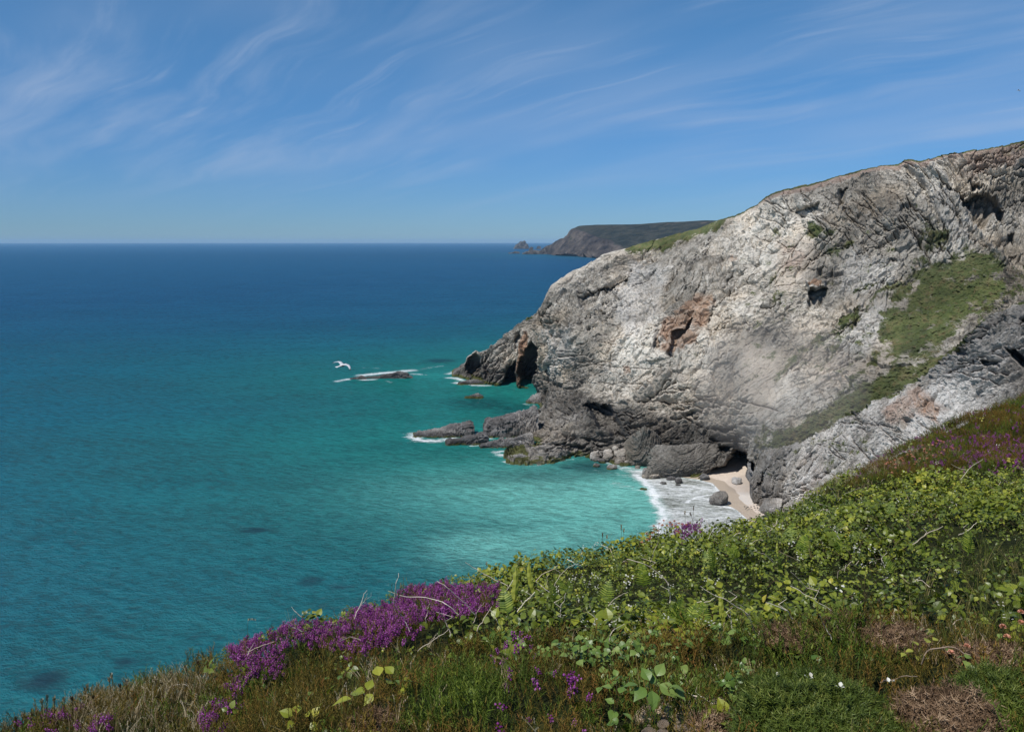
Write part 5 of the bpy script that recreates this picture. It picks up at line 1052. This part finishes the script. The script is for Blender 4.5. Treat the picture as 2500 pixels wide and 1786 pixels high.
# large bramble sprays seen singly
def spray(name, a, b, leaves, label, s=.062, mats=None, hgt=.05, seed=1, stem=True):
    g = gpoint(a, b)[0]; r_ = random.Random(seed); e = bpy.data.objects.new(name, None); COL.objects.link(e); e.location = g; tag(e, label, 'plant')
    V0, F0 = leaf_tmpl(1, .72, .2, .3, prof=[.08, .62, .95, 1.0, .82, .5, .22, .0])
    for (dx, dy, az, tl, q) in leaves:
        k = g[1] / F; T_ = Tm(); T_.add(xf(V0, s * q, 0, tl, r_.uniform(-.4, .4)), F0, 0, r_.uniform(.4, .82)); loc = (dx * k, r_.uniform(-.02, .02), hgt - dy * k)
        solo('leaf', T_, loc, None, None, None, mats or [M_ivy], rz=az, parent=e)
        if stem: T_ = Tm(); V_, F_ = tube([(0, 0, -.04), (loc[0] * .4, 0, loc[2] * .3), loc], .0016, .0011); T_.add(V_, F_, 0, .5); solo('stem', T_, (0, 0, 0), None, None, None, [M_stem], parent=e)
spray('bramble_spray', 905, 1720, [(-15, -8, 1.2, -.15, 1.1), (-5, -20, -.2, .5, .8), (8, -5, 2.6, -.5, .8), (25, -55, 0.3, .3, .95), (45, -30, -.4, -.2, .9), (60, -55, .8, .4, .8), (85, -40, -1.2, -.2, .7), (100, -20, 2.2, .1, .6), (40, 15, -1.8, 0, .9), (70, 5, -1.1, .2, .8), (-50, 10, 1.7, -.1, 1.2), (95, 12, -2.2, .3, .6)], 'spray of large bright bramble leaves at the bottom left of centre', seed=3, s=.075, mats=[M_bramble])
spray('leafy_shoot', 1590, 1722, [(0, -10, 3.3, -.6, 1.0), (-18, -18, 2.4, -.3, .9), (22, -22, -2.3, -.3, 1.0), (48, -26, -1.9, -.1, .8), (-8, -42, .3, .6, .8), (14, -46, -.5, .7, .8), (-38, -28, 1.7, .1, .8), (58, -8, -2.4, -.2, .8), (0, -25, 0, .9, .6)], 'pale green leafy shoot with pointed leaves at the bottom centre', seed=4, s=.078)
spray('bramble_spray', 2110, 1450, [(-10, -10, 1.0, 0, .8), (14, -4, -.8, .2, .8), (0, -30, .1, .4, .75), (-32, -18, 1.9, 0, .7), (34, -24, -1.6, .2, .7)], 'pair of big round bramble leaves in the right of the thicket', seed=5, mats=[M_bramble])
spray('bramble_spray', 2195, 1440, [(-10, 0, 1.2, 0, .75), (15, -12, -.9, .2, .7), (40, -16, -1.4, .3, .7)], 'round bramble leaves just right of the big pair', seed=6, mats=[M_bramble])
spray('ivy_shoot', 1500, 1765, [(0, 0, 2.8, -.2, 1.0), (22, 4, -2.4, 0, .9), (-4, -30, .9, .3, .7), (10, -58, -.6, .4, .7), (-10, -72, 1.3, .2, .7), (6, -92, .2, .5, .6)], 'climbing ivy shoot with rounded glossy leaves at the bottom edge', seed=7, s=.055)
spray('leafy_shoot', 1385, 1618, [(0, 0, 2.0, .3, .9), (15, -8, -.4, .3, .8), (36, -10, -1.3, .3, .8)], 'green leafy shoot with long leaves left of the pale leafy one', seed=8, s=.05)
spray('leafy_shoot', 2235, 1610, [(-12, 0, 1.6, 0, .8), (4, -10, .4, .2, .9), (26, -18, -.6, .1, .9), (-30, 10, 2.2, 0, .7), (45, -22, -1.1, .1, .7), (0, 14, 2.8, -.2, .6)], 'yellow green leaves behind the dead gorse bush', seed=9, mats=[M_yellow], s=.048)
# sapling shoot standing against the beach
def upshoot(a, b, h, leaves, label, seed):
    g = gpoint(a, b)[0]; e = bpy.data.objects.new('bramble_shoot', None); COL.objects.link(e); e.location = g; tag(e, label, 'plant'); r_ = random.Random(seed)
    T_ = Tm(); V_, F_ = tube([(0, 0, -.05), (.004, 0, h * .35), (.012, .0, h * .7), (.032, 0, h)], .0032, .0018, 4); T_.add(V_, F_, 0, .6); solo('stem', T_, (0, 0, 0), None, None, None, [M_stem], parent=e)
    V0, F0 = leaf_tmpl(1, .6, .2, .3)
    for dx, dz, az, tl, q in leaves:
        T_ = Tm(); T_.add(xf(V0, .055 * q, 0, tl, r_.uniform(-.4, .4)), F0, 0, r_.uniform(.1, .6)); solo('leaf', T_, (dx, 0, dz), None, None, None, [M_bramble], rz=az, parent=e)
upshoot(1742, 1278, .19, [(.0, .07, 1.4, .2, 1), (-.02, .085, 1.8, .3, .9), (.01, .03, -1.0, -.6, .8), (.03, .19, -1.2, -.3, 1.0), (.02, .19, 1.0, -.8, .8), (.05, .17, -1.8, -.5, .9), (.03, .20, .5, -.4, .7)], 'single dark bramble shoot standing up against the beach boulder', 1)
upshoot(1772, 1282, .10, [(.01, .08, -1.2, .2, .9), (.02, .05, -1.9, .4, 1.0), (-.01, .09, 1.1, .2, .7), (.04, .04, -1.2, .5, 1.0)], 'short bramble shoot with upright leaves against the pale surf', 2)

# bare dead bramble stems, each one arching out of the thicket
stems = [  # pixel paths
    ([(1588, 1372), (1600, 1340), (1612, 1300)], 0), ([(966, 1500), (960, 1470), (968, 1430), (973, 1398)], 1), ([(865, 1510), (880, 1480), (888, 1452), (896, 1440)], 1), ([(880, 1478), (892, 1460), (898, 1448)], 0), ([(760, 1528), (735, 1505), (712, 1480)], 1), ([(738, 1540), (715, 1530), (692, 1516)], 0),
    ([(728, 1540), (720, 1530), (712, 1518)], 0), ([(603, 1605), (612, 1580), (621, 1568)], 0), ([(605, 1590), (640, 1575), (670, 1565)], 0), ([(1120, 1500), (1095, 1475), (1040, 1458), (975, 1452)], 1), ([(1160, 1500), (1130, 1465), (1098, 1435), (1067, 1418)], 1), ([(1000, 1540), (985, 1505), (965, 1478)], 0), ([(1100, 1545), (1085, 1510), (1070, 1485)], 1),
    ([(1155, 1520), (1165, 1490), (1182, 1468)], 0), ([(1040, 1520), (1045, 1490), (1050, 1468)], 0), ([(1020, 1588), (1060, 1560), (1095, 1535)], 0), ([(1240, 1430), (1190, 1405), (1136, 1372)], 1), ([(1225, 1535), (1208, 1500), (1195, 1485)], 0), ([(1165, 1540), (1180, 1510), (1200, 1480)], 1), ([(1263, 1492), (1285, 1462), (1306, 1444)], 1),
    ([(1368, 1505), (1370, 1475), (1382, 1446)], 1), ([(1342, 1445), (1320, 1430), (1308, 1418)], 1), ([(1335, 1432), (1336, 1415), (1339, 1398)], 0), ([(1352, 1432), (1368, 1400), (1405, 1376)], 0), ([(1385, 1364), (1405, 1376), (1422, 1380)], 0), ([(1456, 1530), (1448, 1500), (1440, 1472)], 1), ([(1636, 1475), (1635, 1445), (1632, 1420)], 1),
    ([(1632, 1425), (1598, 1386), (1560, 1368), (1530, 1364)], 1), ([(1485, 1480), (1500, 1460), (1533, 1444)], 0), ([(1488, 1565), (1493, 1545), (1500, 1528)], 1), ([(1827, 1500), (1770, 1465), (1710, 1430)], 1), ([(1787, 1532), (1786, 1505), (1782, 1482)], 1), ([(1845, 1550), (1830, 1510), (1805, 1475)], 0), ([(1700, 1470), (1722, 1468), (1745, 1458)], 0),
    ([(2000, 1445), (1965, 1432), (1930, 1395)], 1), ([(2030, 1490), (1975, 1455), (1930, 1430)], 0), ([(1935, 1510), (1920, 1485), (1870, 1470)], 1), ([(1880, 1312), (1870, 1295), (1858, 1278)], 1), ([(1895, 1268), (1898, 1300), (1896, 1320)], 0), ([(1888, 1372), (1865, 1350), (1840, 1345)], 0), ([(2228, 1328), (2262, 1302), (2302, 1284)], 1), ([(2148, 1318), (2135, 1292), (2122, 1283)], 0),
    ([(2050, 1320), (2043, 1300), (2038, 1280)], 0), ([(2045, 1220), (2030, 1195), (2019, 1184)], 1), ([(2220, 1225), (2212, 1200), (2203, 1172)], 0), ([(2363, 1148), (2340, 1142), (2322, 1132)], 1), ([(2480, 1112), (2470, 1100), (2462, 1090)], 0), ([(2345, 1170), (2370, 1140), (2400, 1120)], 0), ([(2340, 1305), (2362, 1295), (2385, 1275)], 0), ([(2160, 1385), (2150, 1355), (2143, 1342)], 0), ([(1752, 1320), (1740, 1300), (1722, 1268)], 1), ([(1728, 1316), (1738, 1300), (1748, 1275)], 0), ([(1820, 1290), (1812, 1270), (1808, 1248)], 1), ([(2250, 1620), (2262, 1580), (2330, 1578), (2370, 1598)], 2), ([(2150, 1665), (2190, 1655), (2240, 1650)], 2), ([(1680, 1690), (1730, 1710), (1770, 1735)], 0), ([(1745, 1620), (1760, 1680), (1775, 1700)], 0), ([(2030, 1560), (2015, 1530), (2000, 1500)], 0)]
for i, (pts, kk) in enumerate(stems):
    r_ = random.Random(i + 333); n_ = len(pts)
    g0 = gpoint(*pts[0])[0]
    if np.isnan(g0[0]):
        g0 = gpoint(pts[0][0], pts[0][1] + 45)[0]
        if np.isnan(g0[0]): continue
    Y0 = g0[1] - .13; Q = np.array([P(a, b, Y0 - .10 * q / (n_ - 1) * r_.uniform(.3, 1.5)) for q, (a, b) in enumerate(pts)])
    # smooth path
    u = np.linspace(0, n_ - 1, 13); Q = np.stack([np.interp(u, np.arange(n_), Q[:, j]) for j in range(3)], -1)
    for _ in range(4): Q[1:-1] = (Q[:-2] + 2 * Q[1:-1] + Q[2:]) / 4; Q[1:-1] += np.random.default_rng(i).normal(0, .0013, (11, 3))
    rad = .0019 * (1 + .5 * (kk > 0) + .1 * (kk == 2)) * (Y0 / 5) ** .5; T_ = Tm(); V_, F_ = tube(Q - Q[0], rad * 1.25, rad * .6, 4); T_.add(V_, F_, 0, r_.uniform(.5, 1) if kk < 2 else .1)
    if r_.random() < .45:
        k = 5; V_, F_ = tube([Q[k] - Q[0], Q[k] - Q[0] + [r_.uniform(-.05, .05), -.01, .035], Q[k] - Q[0] + [r_.uniform(-.07, .07), -.02, .07]], rad * .7, rad * .4, 3); T_.add(V_, F_, 0, .8)
    x_, y_ = pts[-1]
    zone = ('standing in or behind the purple heather' if x_ < 1230 else 'at the left of the bramble thicket' if x_ < 1480 else 'in the middle of the bramble thicket' if x_ < 1860 else 'beside the dead gorse bush' if y_ > 1540 else 'in the right part of the bramble thicket')
    solo('dead_bramble', T_, Q[0], 'bare bleached dead bramble cane ' + zone, 'dead bramble', 'dead bramble canes ' + zone, [M_twig])

# the many finer dead twigs lying in the thicket
pos, nrm, r_ = place(2600, lambda px, py, x, y: np.maximum((1 - z_low(px, py)) * .22 * (px > 700) * (1 - Zn(px, py, Z_heath_r, 10)), .10 * z_low(px, py)), 21, z=(.0, .04)); n = len(pos); tw = []
for k in range(8):
    q_ = random.Random(k + 61); T_ = Tm(); L_ = q_.uniform(.08, .20); V_, F_ = tube([(0, -L_ / 2, 0), (q_.uniform(-.02, .02), -L_ / 6, .012), (q_.uniform(-.02, .02), L_ / 5, .01), (q_.uniform(-.03, .03), L_ / 2, q_.uniform(-.01, .03))], .0016, .0009); T_.add(V_, F_, 0, q_.random()); tw.append(T_.get())
o = scatter('dead_twigs', tw, pos, frames(nrm, r_.uniform(0, 6.283, n), r_.normal(0, .8, (n, 2))), r_.uniform(.6, 1.5, n) * (pos[:, 1] / 5) ** .4, r_.random(n), [M_twig]); tag(o, 'fine dead twigs strewn through the thicket', kind='stuff')

# sea pinks on their stalks
def thrift(h, r_, dry=False):
    T_ = Tm(); bx_ = r_.uniform(-.015, .015); V_, F_ = tube([(0, 0, -.03), (bx_ * .4, 0, h * .5), (bx_, 0, h)], .0013, .001); T_.add(V_, F_, 0, .4)
    for k in range(22):
        d = np.array([r_.gauss(0, 1), r_.gauss(0, 1), abs(r_.gauss(0, 1)) + .1]); d /= np.linalg.norm(d); c = np.array([bx_, 0, h]) + d * .004; a = np.cross(d, [0, 0, 1.1]); a = a / (np.linalg.norm(a) + 1e-6) * .004
        T_.add([c - a * .5, c + a * .5, c + a + d * .008, c - a + d * .008], [(0, 1, 2, 3)], 1, r_.random())
    return T_
th = [(1592, 1312, .10), (1597, 1316, .06), (1604, 1312, .12), (1609, 1318, .08), (1600, 1305, .05), (1585, 1322, .05), (1577, 1328, .04), (1616, 1308, .09), (1622, 1305, .12), (1628, 1312, .10), (1634, 1306, .11), (1640, 1303, .08), (1646, 1300, .10), (1651, 1304, .07), (1590, 1328, .05), (1612, 1300, .07), (1658, 1300, .08), (1664, 1296, .06), (1570, 1334, .04), (1655, 1290, .06), (1637, 1296, .06), (1582, 1316, .05), (1670, 1300, .07), (1647, 1310, .05)]
for i, (a, b, h) in enumerate(th):
    g = gpoint(a, b + 3)[0]
    if np.isnan(g[0]): g = gpoint(a, b + 30)[0]
    if np.isnan(g[0]): continue
    solo('sea_pink', thrift(h, random.Random(i)), g, 'faded orange pink sea thrift on a thin stalk at the edge above the surf', 'flower', 'sea pinks at the edge above the surf', [M_stem, M_pink], s=1.35)
for i, (a, b, h, lb) in enumerate([(2478, 1530, .10, 'tallest pink sea thrift at the right edge of the slope'), (2447, 1550, .07, 'sea thrift head left of the tallest one at the right edge'), (2495, 1545, .08, 'sea thrift head at the very right edge'), (2460, 1562, .05, 'low orange sea thrift above the dry gorse strip'), (2350, 1580, .04, 'small orange thrift near the dead gorse bush'), (2320, 1588, .03, 'small faded thrift left of the dead gorse bush top')]):
    g = gpoint(a, b + 25)[0]; solo('sea_pink', thrift(h, random.Random(i + 70)), g, lb, 'flower', None, [M_stem, M_pink], s=1.25)
r_ = random.Random(8)
for i in range(46):
    u_ = r_.random(); a = 2165 + 165 * u_ + r_.uniform(-10, 10); b = 1145 - 62 * u_ + r_.uniform(-8, 26); g = gpoint(a, b)[0]
    if np.isnan(g[0]): continue
    solo('sea_pink', thrift(r_.uniform(.03, .08), random.Random(i + 170)), g, 'pale pink sea thrift in the drift below the heather on the right', 'flower', 'sea pinks in the drift on the right', [M_stem, M_pink], s=1.6)

# seeding grass stalks along the skyline of the slope
sk = [(38, 1775, 40, 1752), (52, 1776, 55, 1742), (62, 1772, 63, 1750), (82, 1768, 79, 1742), (90, 1765, 88, 1738), (98, 1755, 104, 1708), (108, 1752, 116, 1698), (132, 1745, 132, 1704), (150, 1735, 157, 1704), (176, 1725, 175, 1702), (195, 1722, 196, 1698), (217, 1712, 213, 1673), (230, 1710, 227, 1700), (272, 1690, 266, 1656), (276, 1690, 272, 1646), (296, 1688, 292, 1672), (310, 1690, 309, 1662), (385, 1674, 379, 1660), (398, 1672, 394, 1668), (428, 1665, 417, 1640), (458, 1660, 454, 1628), (484, 1640, 483, 1614), (600, 1572, 605, 1515), (1183, 1385, 1188, 1374), (1470, 1332, 1471, 1302), (1515, 1315, 1517, 1282), (1520, 1312, 1523, 1292), (1688, 1270, 1694, 1235), (1480, 1325, 1482, 1308), (1672, 1270, 1672, 1248), (1700, 1270, 1684, 1252)]
for i, (a, b, a2, b2) in enumerate(sk):
    g = gpoint(a, b + 22)[0]
    if np.isnan(g[0]): g = gpoint(a, b + 50)[0]
    if np.isnan(g[0]): continue
    r_ = random.Random(i + 40); top = P(a2, b2, g[1]) - g; T_ = Tm(); V_, F_ = tube([(0, 0, 0), top * .5 + [.004, 0, 0], top], .0022, .0013); T_.add(V_, F_, 0, .5)
    bend = i == 22
    for k in range(14):
        f = .80 + .2 * k / 14; c = top * f if not bend else top + np.array([.004 * k, 0, .004 * math.sin(k * .25)]); a_ = k * 2.4; s = .009
        T_.add([c, c + [s * math.cos(a_), s * math.sin(a_), s * 1.2], c + [s * .4 * math.cos(a_), s * .4 * math.sin(a_), s * 2.2]], [(0, 1, 2)], 1 if i % 3 else 0, r_.random())
    lab = 'lone tall grass stalk with a bent straw head above the heather' if bend else 'thin seeding grass stalk on the lower left skyline of the slope' if a < 560 else 'thin grass stalk on the skyline of the slope near the surf'
    solo('grass_stalk', T_, g, lab, 'grass stalk', None if bend else ('grass stalks on the lower left skyline' if a < 560 else 'grass stalks near the surf'), [M_stem, M_dry])

# pale petals on the gorse, and stones on the bare patch
for i, (a, b, lb) in enumerate([(2050, 1678, 'largest white petal on the wide gorse bush'), (2174, 1666, 'white petals at the right of the wide gorse bush'), (1975, 1655, 'small white petals at the top of the wide gorse bush'), (1902, 1650, 'tiny pale petals at the left of the wide gorse bush'), (2460, 1672, 'pale petals on the corner gorse bush')]):
    g = gpoint(a, b)[0]; k = g[1] / F; g = P(a, b, g[1] - .42 if i != 4 else g[1] - .2); T_ = Tm(); r_ = random.Random(i)
    for q in range(4 if i == 0 else 3): V_, F_ = leaf_tmpl(1, .8, .3, .3, prof=[.2, .8, 1, .7, 0]); T_.add(xf(V_, .016, q * 1.9, .9, 0, (r_.uniform(-.008, .008), 0, r_.uniform(-.006, .006))), F_, 0, r_.random())
    solo('petals', T_, g, lb, 'flower', None, [M_white])
M_stone = rock_material('pale_stone', dark=(.20, .14, .09), mid=(.42, .32, .22), light=(.62, .52, .40), far=.05)
for i in range(46):
    r_ = random.Random(i + 600); a = r_.uniform(1575, 1785); b = r_.uniform(1752, 1800); g = gpoint(a, b)[0] - [0, 0, .0]; k = g[1] / F; w_ = r_.uniform(10, 38)
    d = sphere_dirs(20, 12); f_ = 1 + .22 * fbm(d * 1.4 + i, 2, seed=i) + .05 * fbm(d * 5 + i, 2, seed=i + 3); V_ = d * f_[..., None] * np.array([w_, w_ * .8, w_ * .4]) * k / 2
    o = mesh('stone', V_, grid_faces(12, 20), M_stone, smooth=False); o.location = g + [0, 0, -.015]; o.rotation_euler = (r_.uniform(-.3, .3), r_.uniform(-.3, .3), r_.uniform(0, 6)); tag(o, 'pale tan stone on the bare patch at the bottom edge', 'stone', 'stones on the bare patch at the bottom')

# ------------------------------------------------------------------ air
def haze_box(name, lo, hi, density, col, aniso=0.0):
    V = np.array([(x, y, z) for x in (lo[0], hi[0]) for y in (lo[1], hi[1]) for z in (lo[2], hi[2])], float)
    m, t = new_mat(name); t.out(vol=t.n('ShaderNodeVolumePrincipled', {'Color': col, 'Density': density, 'Anisotropy': aniso}))
    return tag(mesh(name, V, np.array([(0, 1, 3, 2), (4, 6, 7, 5), (0, 4, 5, 1), (2, 3, 7, 6), (0, 2, 6, 4), (1, 5, 7, 3)]), m), kind='stuff')
haze_box('haze', (-45000, -500, -8), (45000, 45000, 150), 3.0e-5, (.45, .72, 1.0))
def mist(name, c, r3, rotz, density, col):
    d = sphere_dirs(48, 24); f_ = 1 + .22 * fbm(d * 1.3, 3, seed=77)
    V = d * f_[..., None] * np.array(r3); ca, sa = math.cos(rotz), math.sin(rotz); V = np.stack([V[..., 0] * ca - V[..., 1] * sa, V[..., 0] * sa + V[..., 1] * ca, V[..., 2]], -1)
    m, t = new_mat(name); t.out(vol=t.n('ShaderNodeVolumePrincipled', {'Color': col, 'Density': density, 'Anisotropy': 0.0}))
    o = mesh(name, V, grid_faces(24, 48), m, smooth=True); o.location = c; return tag(o, kind='stuff')
mist('dust', tuple(P(1900, 945, 178)), (20, 10, 16), 0.0, .017, (1.0, .93, .84))
